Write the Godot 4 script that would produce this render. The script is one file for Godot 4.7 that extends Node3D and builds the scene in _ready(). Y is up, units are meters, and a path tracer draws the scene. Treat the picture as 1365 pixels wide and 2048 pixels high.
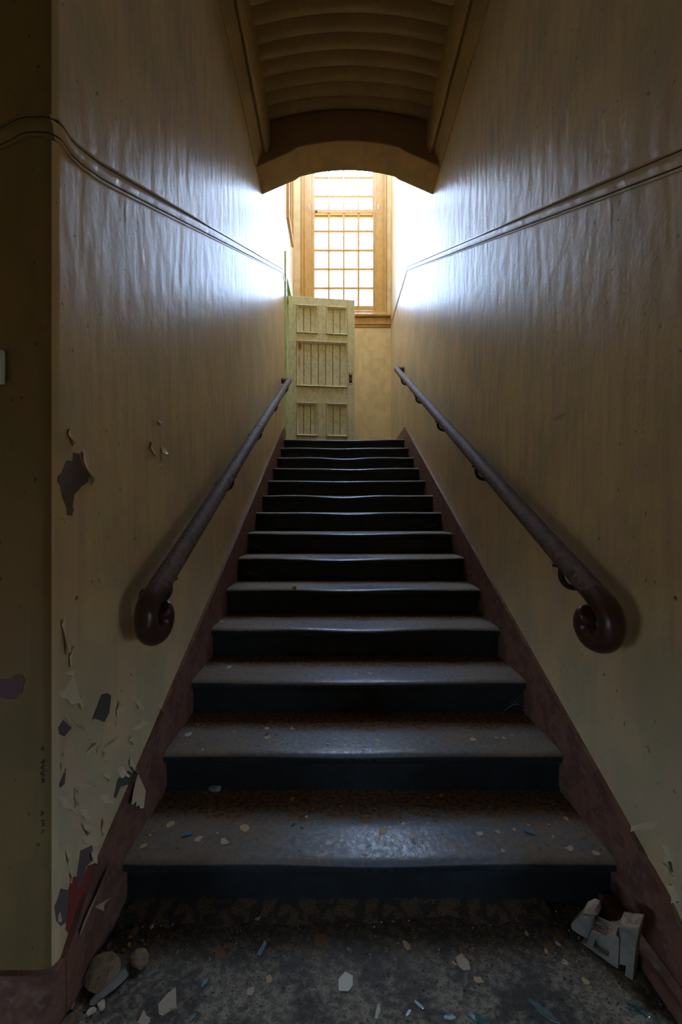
extends Node3D
# An abandoned institution's stair: camera in the lower hall looking straight up the flight to a tall sash window.
# Units are metres, y is up, the camera looks along -z; "D" below is the distance in front of the camera.

const F := 796.0        # focal length in pixels of the 1365x2048 frame
const CX := 672.5       # vanishing point of the flight's level lines
const CY := 1028.0
const CH := 1.204       # camera height above the lower floor
const XL := -0.663      # left wall face
const XR := 0.867       # right wall face
const SC := 0.102       # centre line of the flight
const HW := 0.75        # half the width of the steps
const RISE := 0.1524
const GO := 0.2867
const D1 := 1.2071      # first nosing
const STEPS := 14
const RC := 0.026       # radius of the bullnosed wall corner

var rng := RandomNumberGenerator.new()
var taken := {}
var M := {}

# ------------------------------------------------------------------ mesh builder
class MB:
	var v := PackedVector3Array()
	var uv := PackedVector2Array()

	func tri(a: Vector3, b: Vector3, c: Vector3, ua := Vector2.ZERO, ub := Vector2.ZERO, uc := Vector2.ZERO) -> void:
		v.append(a); v.append(b); v.append(c)
		uv.append(ua); uv.append(ub); uv.append(uc)

	func quad(a: Vector3, b: Vector3, c: Vector3, d: Vector3) -> void:
		tri(a, b, c)
		tri(a, c, d)

	func tri_out(a: Vector3, b: Vector3, c: Vector3, inside: Vector3) -> void:
		if (b - a).cross(c - a).dot((a + b + c) / 3.0 - inside) < 0.0:
			tri(a, c, b)
		else:
			tri(a, b, c)

	func box(lo: Vector3, hi: Vector3, ch := 0.0) -> void:
		var mid := (lo + hi) / 2.0
		var half := (hi - lo) / 2.0
		ch = minf(ch, minf(half.x, minf(half.y, half.z)) * 0.9)
		if ch <= 0.0:
			for ax in 3:
				for s in [-1.0, 1.0]:
					var q := []
					for k in [[-1, -1], [1, -1], [1, 1], [-1, 1]]:
						var p := Vector3()
						p[ax] = s * half[ax]
						p[(ax + 1) % 3] = k[0] * half[(ax + 1) % 3]
						p[(ax + 2) % 3] = k[1] * half[(ax + 2) % 3]
						q.append(mid + p)
					tri_out(q[0], q[1], q[2], mid)
					tri_out(q[0], q[2], q[3], mid)
			return
		var c := {}
		for sx in [-1, 1]:
			for sy in [-1, 1]:
				for sz in [-1, 1]:
					var s3 := Vector3(sx, sy, sz)
					for ax in 3:
						var p := Vector3()
						for k in 3:
							p[k] = s3[k] * (half[k] - (0.0 if k == ax else ch))
						c[[sx, sy, sz, ax]] = mid + p
					tri_out(c[[sx, sy, sz, 0]], c[[sx, sy, sz, 1]], c[[sx, sy, sz, 2]], mid)
		for ax in 3:
			var b := (ax + 1) % 3
			var d := (ax + 2) % 3
			for s in [-1, 1]:
				var q := []
				for k in [[-1, -1], [1, -1], [1, 1], [-1, 1]]:
					var key := [0, 0, 0, ax]
					key[ax] = s
					key[b] = k[0]
					key[d] = k[1]
					q.append(c[key])
				tri_out(q[0], q[1], q[2], mid)
				tri_out(q[0], q[2], q[3], mid)
				for t in [-1, 1]:   # edge between faces ax and b
					var k1 := [0, 0, 0, ax]
					var k2 := [0, 0, 0, ax]
					k1[ax] = s; k1[b] = t; k1[d] = -1
					k2[ax] = s; k2[b] = t; k2[d] = 1
					var k3 := k1.duplicate()
					var k4 := k2.duplicate()
					k3[3] = b
					k4[3] = b
					tri_out(c[k1], c[k2], c[k4], mid)
					tri_out(c[k1], c[k4], c[k3], mid)

	# polygon (counter-clockwise in ux, uy) pushed from o along n by depth
	func prism(poly: PackedVector2Array, o: Vector3, ux: Vector3, uy: Vector3, depth: float, bevel := 0.0) -> void:
		var p := poly.duplicate()
		if Geometry2D.is_polygon_clockwise(p):
			p.reverse()
		var n := ux.cross(uy)
		var ins := p
		if bevel > 0.0:
			var got := Geometry2D.offset_polygon(p, -bevel)
			if got.size() == 1 and got[0].size() == p.size():
				ins = got[0]
				# line the inset polygon's points up with the outline's
				var best := 0
				for k in ins.size():
					if ins[k].distance_squared_to(p[0]) < ins[best].distance_squared_to(p[0]):
						best = k
				var turned := PackedVector2Array()
				for k in ins.size():
					turned.append(ins[(best + k) % ins.size()])
				ins = turned
			else:
				bevel = 0.0
		var idx := Geometry2D.triangulate_polygon(ins)
		var top := n * depth
		for k in range(0, idx.size(), 3):
			var a: Vector2 = ins[idx[k]]
			var b: Vector2 = ins[idx[k + 1]]
			var c: Vector2 = ins[idx[k + 2]]
			if (b - a).cross(c - a) < 0.0:
				var t := b
				b = c
				c = t
			tri(o + ux * a.x + uy * a.y + top, o + ux * b.x + uy * b.y + top, o + ux * c.x + uy * c.y + top)
			tri(o + ux * a.x + uy * a.y, o + ux * c.x + uy * c.y, o + ux * b.x + uy * b.y)
		var m := p.size()
		for k in m:
			var a := p[k]
			var b := p[(k + 1) % m]
			var a0 := o + ux * a.x + uy * a.y
			var b0 := o + ux * b.x + uy * b.y
			if bevel > 0.0:
				var ai := o + ux * ins[k].x + uy * ins[k].y
				var bi := o + ux * ins[(k + 1) % m].x + uy * ins[(k + 1) % m].y
				var up := n * (depth - bevel)
				var dn := n * bevel
				quad(a0 + dn, b0 + dn, b0 + up, a0 + up)
				quad(a0 + up, b0 + up, bi + top, ai + top)
				quad(ai, bi, b0 + dn, a0 + dn)
			else:
				quad(a0, b0, b0 + top, a0 + top)

	# rows of points joined to their neighbours; flip turns the faces over
	func grid(rows: Array, flip := false, uvs := []) -> void:
		for i in rows.size() - 1:
			var r0: PackedVector3Array = rows[i]
			var r1: PackedVector3Array = rows[i + 1]
			for j in r0.size() - 1:
				var u := [Vector2.ZERO, Vector2.ZERO, Vector2.ZERO, Vector2.ZERO]
				if uvs:
					u = [uvs[i][j], uvs[i][j + 1], uvs[i + 1][j + 1], uvs[i + 1][j]]
				if flip:
					tri(r0[j], r1[j + 1], r0[j + 1], u[0], u[2], u[1])
					tri(r0[j], r1[j], r1[j + 1], u[0], u[3], u[2])
				else:
					tri(r0[j], r0[j + 1], r1[j + 1], u[0], u[1], u[2])
					tri(r0[j], r1[j + 1], r1[j], u[0], u[2], u[3])

	func tube(path: PackedVector3Array, radii: PackedFloat32Array, sides := 20, squash := 1.0) -> void:
		var rows := []
		var side := Vector3.UP
		for i in path.size():
			var t := (path[mini(i + 1, path.size() - 1)] - path[maxi(i - 1, 0)]).normalized()
			if i == 0:
				side = t.cross(Vector3.UP if absf(t.y) < 0.9 else Vector3.RIGHT).normalized()
			side = (side - t * side.dot(t)).normalized()
			var over := t.cross(side)
			var row := PackedVector3Array()
			for k in sides + 1:
				var a := TAU * (k % sides) / sides
				row.append(path[i] + (side * cos(a) + over * sin(a) * squash) * radii[mini(i, radii.size() - 1)])
			rows.append(row)
		grid(rows, true)
		for e in [0, path.size() - 1]:
			var r: PackedVector3Array = rows[e]
			var out := (path[0] - path[1]) if e == 0 else (path[e] - path[e - 1])
			for k in sides:
				tri_out(path[e], r[k], r[k + 1], path[e] - out)

	func sweep(profile: PackedVector2Array, path: PackedVector3Array, outs: PackedVector3Array, ups: PackedVector3Array) -> void:
		var rows := []
		for i in path.size():
			var row := PackedVector3Array()
			for p in profile:
				row.append(path[i] + outs[i] * p.x + ups[i] * p.y)
			rows.append(row)
		var a: Vector3 = rows[0][0]
		var n: Vector3 = (rows[0][1] - a).cross(rows[1][0] - a)
		var toward := outs[0] * 0.5
		var mid := Vector3()
		for q in rows[0]:
			mid += q
		mid /= rows[0].size()
		# decide the winding from the middle of the profile
		var h := profile.size() / 2
		var fa: Vector3 = rows[0][h - 1]
		n = (rows[0][h] - fa).cross(rows[1][h - 1] - fa)
		grid(rows, n.dot(toward) < 0.0)
		for e in [0, rows.size() - 1]:
			var c: Vector3 = Vector3()
			for q in rows[e]:
				c += q
			c /= rows[e].size()
			var along := (path[1] - path[0]) if e == 0 else (path[e - 1] - path[e])
			for k in rows[e].size() - 1:
				tri_out(c, rows[e][k], rows[e][k + 1], c + along)

	func mesh(crease := 38.0) -> ArrayMesh:
		var n := v.size()
		var fn := PackedVector3Array()
		fn.resize(n / 3)
		var at := {}
		for f in n / 3:
			var a := (v[f * 3 + 1] - v[f * 3]).cross(v[f * 3 + 2] - v[f * 3])
			fn[f] = a
			for k in 3:
				var key := Vector3i((v[f * 3 + k] * 20000.0).round())
				if not at.has(key):
					at[key] = PackedInt32Array()
				at[key].append(f)
		var lim := cos(deg_to_rad(crease))
		var normals := PackedVector3Array()
		normals.resize(n)
		for f in n / 3:
			var mine := fn[f].normalized()
			for k in 3:
				var sum := Vector3.ZERO
				for g in at[Vector3i((v[f * 3 + k] * 20000.0).round())]:
					if fn[g].normalized().dot(mine) > lim:
						sum += fn[g]
				normals[f * 3 + k] = sum.normalized() if sum.length_squared() > 0.0 else mine
		# Godot's front faces run clockwise
		var ov := PackedVector3Array(); ov.resize(n)
		var on := PackedVector3Array(); on.resize(n)
		var ou := PackedVector2Array(); ou.resize(n)
		for f in n / 3:
			for k in 3:
				var s: int = f * 3 + [0, 2, 1][k]
				ov[f * 3 + k] = v[s]
				on[f * 3 + k] = normals[s]
				ou[f * 3 + k] = uv[s]
		var arr := []
		arr.resize(Mesh.ARRAY_MAX)
		arr[Mesh.ARRAY_VERTEX] = ov
		arr[Mesh.ARRAY_NORMAL] = on
		arr[Mesh.ARRAY_TEX_UV] = ou
		var m := ArrayMesh.new()
		m.add_surface_from_arrays(Mesh.PRIMITIVE_TRIANGLES, arr)
		return m

# ------------------------------------------------------------------ naming
func numbered(called: String) -> String:
	var n: int = taken.get(called, -1) + 1
	taken[called] = n
	return called if n == 0 else "%s_%03d" % [called, n]

func thing(called: String, label: String, category: String, at := Vector3.ZERO, group := "") -> Node3D:
	var o := Node3D.new()
	o.name = numbered(called)
	add_child(o, true)
	o.position = at
	tag(o, label, category, group)
	return o

func tag(o: Node3D, label: String, category: String, group := "") -> void:
	o.set_meta("label", label)
	o.set_meta("category", category)
	if group:
		o.set_meta("group", group)

func obj(called: String, b: MB, mat: Material, parent: Node3D = null, crease := 38.0) -> MeshInstance3D:
	return put(called, b.mesh(crease), mat, parent)

func put(called: String, m: Mesh, mat: Material, parent: Node3D = null) -> MeshInstance3D:
	var o := MeshInstance3D.new()
	o.mesh = m
	o.material_override = mat
	if parent:
		var n := 0
		while parent.has_node(NodePath(called if n == 0 else "%s_%03d" % [called, n])):
			n += 1
		o.name = called if n == 0 else "%s_%03d" % [called, n]
		parent.add_child(o, true)
	else:
		o.name = numbered(called)
		add_child(o, true)
	return o

func struct(called: String, b: MB, mat: Material, label: String, category: String, crease := 38.0) -> MeshInstance3D:
	var o := obj(called, b, mat, null, crease)
	o.set_meta("kind", "structure")
	tag(o, label, category)
	return o

# ------------------------------------------------------------------ places
func P(x: float, y: float, d: float) -> Vector3:
	return Vector3(x, y, -d)

func on_level(px: float, py: float, y: float) -> Vector3:   # where a sight line meets a level surface
	var d := F * (CH - y) / (py - CY)
	return P((px - CX) * d / F, y, d)

func on_side(px: float, py: float, x: float) -> Vector3:    # ... a side wall; on the left it follows the rounded corner
	var d := F * x / (px - CX)
	if x == XL and d < 0.93 + RC:
		var t := (px - CX) / F
		var c := Vector2(XL - RC, 0.93 + RC)
		# | (t d, d) - c | = RC, nearer root
		var a := t * t + 1.0
		var b := -2.0 * (t * c.x + c.y)
		var e := c.length_squared() - RC * RC
		var q := b * b - 4.0 * a * e
		d = (-b - sqrt(q)) / (2.0 * a) if q > 0.0 else 0.93
		if t * d < c.x:
			d = 0.93
		return P(t * d, CH - (py - CY) * d / F, d)
	return P(x, CH - (py - CY) * d / F, d)

func on_front(px: float, py: float, d: float) -> Vector3:   # ... an upright face at a distance
	return P((px - CX) * d / F, CH - (py - CY) * d / F, d)

# ------------------------------------------------------------------ textures
func noise_bytes(seed_: int, freq: float, w: int, h: int, octaves := 4, kind := FastNoiseLite.TYPE_SIMPLEX_SMOOTH) -> PackedByteArray:
	var n := FastNoiseLite.new()
	n.seed = seed_
	n.noise_type = kind
	n.frequency = freq
	n.fractal_octaves = octaves
	n.fractal_type = FastNoiseLite.FRACTAL_FBM if octaves > 1 else FastNoiseLite.FRACTAL_NONE
	var im := n.get_seamless_image(w, h, false, false, 0.15, true)
	im.convert(Image.FORMAT_L8)
	return im.get_data()

func stretched(seed_: int, freq: float, w: int, h: int, sx: int, sy: int, octaves := 4) -> PackedByteArray:
	var n := FastNoiseLite.new()
	n.seed = seed_
	n.noise_type = FastNoiseLite.TYPE_SIMPLEX_SMOOTH
	n.frequency = freq
	n.fractal_octaves = octaves
	var im := n.get_seamless_image(w / sx, h / sy, false, false, 0.15, true)
	im.convert(Image.FORMAT_L8)
	im.resize(w, h, Image.INTERPOLATE_CUBIC)
	return im.get_data()

func tex_rgb(w: int, h: int, f: Callable) -> ImageTexture:
	var b := PackedByteArray()
	b.resize(w * h * 3)
	for i in w * h:
		var c: Color = f.call(i % w, i / w, i)
		b[i * 3] = clampi(int(c.r * 255.0), 0, 255)
		b[i * 3 + 1] = clampi(int(c.g * 255.0), 0, 255)
		b[i * 3 + 2] = clampi(int(c.b * 255.0), 0, 255)
	return ImageTexture.create_from_image(Image.create_from_data(w, h, false, Image.FORMAT_RGB8, b))

func tex_grey(w: int, h: int, f: Callable) -> ImageTexture:
	var b := PackedByteArray()
	b.resize(w * h)
	for i in w * h:
		var c: float = f.call(i % w, i / w, i)
		b[i] = clampi(int(c * 255.0), 0, 255)
	return ImageTexture.create_from_image(Image.create_from_data(w, h, false, Image.FORMAT_L8, b))

func mat(color: Color, rough: float, tex: Texture2D = null, scale := Vector3.ONE, bump: Texture2D = null, bump_cm := 0.0, spec := 0.5) -> StandardMaterial3D:
	var m := StandardMaterial3D.new()
	m.albedo_color = color
	m.roughness = rough
	m.metallic_specular = spec
	if tex or bump:
		m.uv1_triplanar = true
		m.uv1_world_triplanar = true
		m.uv1_scale = scale
		m.uv1_triplanar_sharpness = 6.0
	if tex:
		m.albedo_texture = tex
	if bump:
		m.heightmap_enabled = true
		m.heightmap_texture = bump
		m.heightmap_scale = bump_cm
	return m

func floor_tone(a: float, b: float, d: float, dirt: float) -> Color:
	var c := c8(158, 150, 124).lerp(c8(128, 122, 100), ss(0.3, 0.7, b))
	c = c.lerp(c8(52, 46, 37), 0.88 * ss(0.3, 0.76, a * 0.68 + b * 0.32))
	c = c.lerp(c8(34, 30, 24), 0.6 * ss(0.55, 0.85, d))
	c = c.lerp(c8(160, 152, 128), 0.3 * ss(0.66, 0.85, 1.0 - d))
	var mud := c8(104, 78, 48).lerp(c8(52, 42, 30), ss(0.35, 0.65, b)).lerp(c8(28, 24, 20), 0.8 * ss(0.5, 0.75, d))
	return c.lerp(mud, dirt)

func c8(r: int, g: int, b: int) -> Color:
	return Color8(r, g, b)

func ss(a: float, b: float, x: float) -> float:
	return smoothstep(a, b, x)

func make_materials() -> void:
	var w := 512
	# gloss wall paint: cream with olive and pinkish clouds, faint grime streaks, small dark specks
	var n1 := noise_bytes(11, 0.006, w, w, 4)
	var n2 := noise_bytes(12, 0.012, w, w, 5)
	var n3 := noise_bytes(13, 0.09, w, w, 3)
	var st := stretched(14, 0.03, w, w, 1, 8, 4)
	var cream := tex_rgb(w, w, func(_x, _y, i):
		var c := c8(218, 189, 138).lerp(c8(198, 178, 134), ss(0.35, 0.7, n1[i] / 255.0))
		c = c.lerp(c8(214, 180, 142), 0.75 * ss(0.5, 0.75, n2[i] / 255.0))
		c = c.lerp(c8(166, 150, 122), 0.2 * ss(0.55, 0.85, st[i] / 255.0))
		return c.lerp(c8(58, 50, 40), 0.75 * ss(0.83, 0.93, n3[i] / 255.0)))
	# brushed paint relief, drawn out up and down
	var b1 := stretched(21, 0.026, w, w, 1, 4, 3)
	var b2 := noise_bytes(22, 0.02, w, w, 4)
	var b3 := noise_bytes(23, 0.16, w, w, 2)
	var brushed := tex_grey(w, w, func(_x, _y, i): return 0.46 * b1[i] / 255.0 + 0.46 * b2[i] / 255.0 + 0.08 * b3[i] / 255.0)
	M.wall = mat(Color(1, 1, 1), 0.36, cream, Vector3(0.8, 0.55, 0.8), brushed, 0.4, 0.29)
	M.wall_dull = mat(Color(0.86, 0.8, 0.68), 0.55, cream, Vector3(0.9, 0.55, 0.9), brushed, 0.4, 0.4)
	M.wall_shaded = mat(Color(0.6, 0.56, 0.46), 0.5, cream, Vector3(0.8, 0.55, 0.8), brushed, 0.3, 0.3)  # the wall paint darkened to paint in the shade on the return
	# ochre joinery and end wall
	var och := tex_rgb(w, w, func(_x, _y, i):
		var c := c8(226, 194, 132).lerp(c8(214, 182, 120), ss(0.3, 0.7, n2[i] / 255.0))
		c = c.lerp(c8(198, 164, 108), 0.4 * ss(0.6, 0.9, st[i] / 255.0))
		return c.lerp(c8(92, 66, 38), 0.8 * ss(0.84, 0.95, n3[i] / 255.0)))
	M.ochre = mat(Color(1, 1, 1), 0.42, och, Vector3(0.8, 0.8, 0.8), brushed, 0.12)
	M.joinery = mat(Color(0.87, 0.79, 0.63), 0.3, och, Vector3(1.3, 1.3, 1.3), brushed, 0.02)
	# brown skirting paint, scuffed and dusty
	var d1 := noise_bytes(31, 0.03, w, w, 5)
	var d2 := noise_bytes(32, 0.12, w, w, 3)
	var brown := tex_rgb(w, w, func(_x, _y, i):
		var c := c8(126, 86, 64).lerp(c8(102, 69, 52), ss(0.35, 0.65, n2[i] / 255.0))
		c = c.lerp(c8(130, 114, 102), 0.7 * ss(0.56, 0.82, d1[i] / 255.0))
		return c.lerp(c8(164, 150, 138), 0.6 * ss(0.74, 0.9, d2[i] / 255.0)))
	M.brown = mat(Color(1, 1, 1), 0.5, brown, Vector3(1.6, 1.6, 1.6), brushed, 0.25)
	M.fascia = mat(c8(166, 134, 106), 0.6, null, Vector3.ONE, brushed, 0.1)
	# dark risers
	var ris := tex_rgb(w, w, func(_x, _y, i):
		var c := c8(30, 36, 36).lerp(c8(20, 25, 25), ss(0.3, 0.7, n2[i] / 255.0))
		return c.lerp(c8(88, 88, 80), 0.5 * ss(0.72, 0.92, d2[i] / 255.0) * ss(0.4, 0.7, d1[i] / 255.0)))
	M.riser = mat(Color(1, 1, 1), 0.6, ris, Vector3(1.4, 2.2, 1.4), brushed, 0.2)
	# treads: worn blue-grey lino, bluer and paler in the middle with painted sky sheen, dust at the ends, brown dirt left lying at the back (v runs from the riser behind to the nosing)
	var tw := 1024
	var th := 256
	var t1 := noise_bytes(41, 0.012, tw, th, 5)
	var t2 := noise_bytes(42, 0.06, tw, th, 4)
	var t3 := noise_bytes(43, 0.2, tw, th, 2)
	var tread := tex_rgb(tw, th, func(x, y, i):
		var u := float(x) / tw
		var v := float(y) / th
		var a: float = t1[i] / 255.0
		var b: float = t2[i] / 255.0
		var mid := exp(-pow((u - 0.47) / 0.24, 2.0))
		var c := c8(122, 107, 87).lerp(c8(104, 112, 120), clampf(mid * 1.25 + (a - 0.5) * 1.5 - 0.1, 0.0, 1.0))
		c = c.lerp(c8(112, 94, 70), 0.4 * ss(0.45, 0.75, a) * (1.0 - mid * 0.6))
		c = c.lerp(c8(84, 82, 78), 0.3 * ss(0.55, 0.9, b))
		c = c.lerp(c8(168, 176, 184), 0.35 * mid * ss(0.55, 0.8, 1.0 - b))
		var dirt := 1.0 - ss(0.3, 0.46, v + (a - 0.5) * 0.22 + (b - 0.5) * 0.1)
		c = c.lerp(c8(124, 88, 48).lerp(c8(76, 56, 36), ss(0.4, 0.7, b)), dirt * 0.93)
		c = c.lerp(c8(160, 126, 80), 0.6 * dirt * ss(0.66, 0.86, t3[i] / 255.0))
		c = c.lerp(c8(70, 58, 44), 0.55 * ss(0.7, 0.9, t3[i] / 255.0) * (1.0 - dirt))
		c = c.lerp(c8(30, 36, 36), ss(0.895, 0.925, v))
		return c)
	var tread_rough := tex_grey(tw, th, func(x, y, i):
		var u := float(x) / tw
		var v := float(y) / th
		var mid := exp(-pow((u - 0.47) / 0.25, 2.0))
		var r: float = 0.8 - 0.47 * mid * ss(0.36, 0.6, v) + (t2[i] / 255.0 - 0.5) * 0.34
		return r)
	M.treads = []
	for k in 2:
		var m := StandardMaterial3D.new()
		m.albedo_texture = tread
		m.roughness_texture = tread_rough
		m.roughness = 1.0
		m.uv1_offset = Vector3(k * 0.013, 0, 0)
		m.heightmap_enabled = true
		m.heightmap_texture = tex_grey(tw, th, func(_x, _y, i): return 0.6 * t2[i] / 255.0 + 0.4 * t3[i] / 255.0) if k == 0 else M.treads[0].heightmap_texture
		m.heightmap_scale = 0.12
		M.treads.append(m)
	# hall floor: grey-green screed under black dirt, browner in the angle of the first riser
	var f1 := noise_bytes(51, 0.007, 1024, 1024, 6)
	var f2 := noise_bytes(52, 0.05, 1024, 1024, 4)
	var f3 := noise_bytes(53, 0.17, 1024, 1024, 3)
	var flo := tex_rgb(1024, 1024, func(_x, _y, i): return floor_tone(f1[i] / 255.0, f2[i] / 255.0, f3[i] / 255.0, 0.0))
	# the strip under the steps: v runs from the riser to the hall, with brown dirt left by the riser
	var film := tex_rgb(1024, 512, func(x, y, i):
		var a: float = f1[i] / 255.0
		var u := absf(float(x) / 1024.0 - 0.52) * 2.0
		var dirt := 1.0 - ss(0.02, 0.42, float(y) / 512.0 + (a - 0.5) * 0.35 + (f2[i] / 255.0 - 0.5) * 0.12 - 0.12 * pow(u, 4.0))
		return floor_tone(a, f2[i] / 255.0, f3[i] / 255.0, dirt))
	M.film = StandardMaterial3D.new()
	M.film.albedo_texture = film
	M.film.roughness = 0.62
	var flo_bump := tex_grey(1024, 1024, func(_x, _y, i): return 0.5 * f2[i] / 255.0 + 0.5 * f3[i] / 255.0)
	M.floor = mat(Color(1, 1, 1), 0.6, flo, Vector3(1.1, 1.1, 1.1), flo_bump, 0.35)
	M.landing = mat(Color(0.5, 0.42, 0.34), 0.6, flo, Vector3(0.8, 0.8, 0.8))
	# handrails
	var rail := tex_rgb(w, w, func(_x, _y, i):
		var c := c8(112, 89, 74).lerp(c8(90, 74, 64), ss(0.35, 0.65, n2[i] / 255.0))
		c = c.lerp(c8(146, 132, 124), 0.6 * ss(0.55, 0.8, d1[i] / 255.0))
		return c.lerp(c8(34, 26, 23), 0.9 * ss(0.62, 0.7, d2[i] / 255.0) * ss(0.42, 0.56, d1[i] / 255.0)))
	M.rail = mat(Color(1, 1, 1), 0.72, rail, Vector3(3.4, 3.4, 3.4), brushed, 0.35, 0.4)
	M.scroll = mat(c8(72, 45, 34), 0.33, null)
	M.iron = mat(c8(46, 33, 28), 0.5)
	# door paint: dirty yellowish green
	var door := tex_rgb(w, w, func(_x, _y, i):
		var c := c8(242, 232, 180).lerp(c8(230, 222, 172), ss(0.3, 0.7, n1[i] / 255.0))
		c = c.lerp(c8(168, 158, 122), 0.3 * ss(0.55, 0.9, n2[i] / 255.0))
		c = c.lerp(c8(176, 166, 124), 0.12 * ss(0.55, 0.8, st[i] / 255.0))
		return c.lerp(c8(58, 50, 40), 0.9 * ss(0.76, 0.86, d2[i] / 255.0)))
	M.door = mat(Color(1, 1, 1), 0.5, door, Vector3(3.1, 2.3, 3.1), brushed, 0.03)
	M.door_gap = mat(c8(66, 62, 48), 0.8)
	M.bare_wood = mat(c8(176, 128, 62), 0.7)
	M.frame_green = mat(Color(0.86, 0.95, 0.84), 0.4, door, Vector3(1.2, 0.9, 1.2))
	# ceiling
	M.vault = mat(Color(0.86, 0.83, 0.75), 0.55, cream, Vector3(0.8, 0.8, 0.8), brushed, 0.15)
	M.plain = mat(c8(190, 178, 150), 0.8)
	# plaster, debris
	var pl := tex_rgb(256, 256, func(x, y, _i):
		var i: int = y * w + x
		var c := c8(150, 142, 122).lerp(c8(124, 118, 104), ss(0.3, 0.7, n2[i] / 255.0))
		return c.lerp(c8(96, 84, 70), 0.6 * ss(0.66, 0.86, d2[i] / 255.0)))
	M.plaster = mat(Color(1, 1, 1), 0.85, pl, Vector3(5, 5, 5), brushed, 0.2)
	M.broken = mat(Color(1.25, 1.14, 1.08), 0.95, pl, Vector3(14, 14, 14), brushed, 0.5)
	M.stone = mat(Color(0.98, 0.86, 0.74), 0.95, pl, Vector3(11, 11, 11), brushed, 0.6)
	M.flake_cream = mat(c8(196, 164, 118), 0.7)
	M.flake_pale = mat(c8(190, 172, 146), 0.7)
	M.flake_brown = mat(c8(120, 88, 52), 0.8)
	M.flake_grey = mat(c8(122, 118, 108), 0.8)
	M.flake_red = mat(c8(168, 32, 40), 0.5)
	M.blue = mat(c8(96, 128, 142), 0.35)
	M.dirt = mat(c8(44, 37, 28), 0.95)  # dado quirk strips: dirt plus groove shade put into the colour
	var dr := tex_rgb(w, w, func(_x, _y, i):
		var c := c8(106, 80, 50).lerp(c8(60, 48, 34), ss(0.35, 0.65, n2[i] / 255.0))
		c = c.lerp(c8(26, 22, 18), 0.8 * ss(0.5, 0.75, d2[i] / 255.0))
		return c.lerp(c8(138, 110, 72), 0.6 * ss(0.7, 0.9, d1[i] / 255.0)))
	M.drift = mat(Color(1, 1, 1), 0.95, dr, Vector3(3.2, 3.2, 3.2), flo_bump, 0.6)
	M.grit = mat(Color(1, 1, 1), 0.9)
	M.grit.vertex_color_use_as_albedo = true
	M.coat = mat(c8(104, 88, 82), 0.6)
	M.coat_red = mat(c8(142, 62, 48), 0.45)
	M.fascia_dark = mat(c8(84, 40, 34), 0.45)
	M.coat_dark = mat(c8(86, 82, 66), 0.8)
	M.peel = mat(c8(214, 192, 150), 0.45)
	M.peel_pale = mat(c8(168, 152, 124), 0.5)
	M.ink = mat(c8(34, 28, 22), 0.8)
	M.switch_ = mat(c8(206, 210, 204), 0.3)
	M.brass = mat(c8(120, 84, 50), 0.5)
	M.brass.metallic = 0.5
	M.black = mat(c8(16, 13, 11), 0.8)
	M.web = mat(c8(190, 188, 180), 0.7)
	M.cord = mat(c8(226, 222, 200), 0.6)
	# window glass
	var g := StandardMaterial3D.new()
	g.transparency = BaseMaterial3D.TRANSPARENCY_ALPHA
	g.albedo_color = Color(0.93, 0.96, 1.0, 0.04)
	g.roughness = 0.04
	M.glass = g
	# broken glass lying about: solid
	var s := StandardMaterial3D.new()
	s.refraction_enabled = true
	s.refraction_scale = 0.05
	s.albedo_color = Color(0.75, 0.95, 0.95, 0.06)
	s.roughness = 0.03
	M.shard = s

# ------------------------------------------------------------------ main
func _ready() -> void:
	rng.seed = 7
	# --- camera, sky, exposure
	var cam := Camera3D.new()
	cam.name = "camera"
	add_child(cam)
	cam.position = Vector3(0, CH, 0)
	cam.near = 0.05
	cam.far = 200.0
	cam.keep_aspect = Camera3D.KEEP_HEIGHT
	cam.projection = Camera3D.PROJECTION_FRUSTUM
	cam.size = 2048.0 / F * cam.near
	cam.frustum_offset = Vector2((682.5 - CX) / F, (CY - 1024.0) / F) * cam.near
	cam.current = true
	var env := Environment.new()
	env.background_mode = Environment.BG_SKY
	env.sky = Sky.new()
	var sky := ProceduralSkyMaterial.new()   # overcast: brightest overhead
	sky.sky_top_color = Color(0.71, 0.83, 1.0)
	sky.sky_horizon_color = Color(0.62, 0.725, 0.885)
	sky.ground_horizon_color = Color(0.5, 0.5, 0.48)
	sky.ground_bottom_color = Color(0.45, 0.45, 0.42)
	sky.sky_curve = 0.35
	env.sky.sky_material = sky
	env.background_energy_multiplier = 8.0
	env.tonemap_mode = Environment.TONE_MAPPER_LINEAR
	env.tonemap_exposure = 3.8
	env.sdfgi_enabled = true
	env.ssao_enabled = true
	env.ssil_enabled = true
	var we := WorldEnvironment.new()
	we.name = "world"
	we.environment = env
	add_child(we)

	make_materials()
	build_shell()
	build_ceiling()
	build_window()
	build_stairs()
	build_dado()
	build_door()
	build_landing_details()
	handrail(XL + 0.095, XL, -0.899, 0.522, 1.262, 4.84, "left")
	handrail(XR - 0.097, XR, -0.871, 0.536, 1.182, 5.08, "right")
	build_switch()
	build_peeling()
	build_debris()

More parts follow.
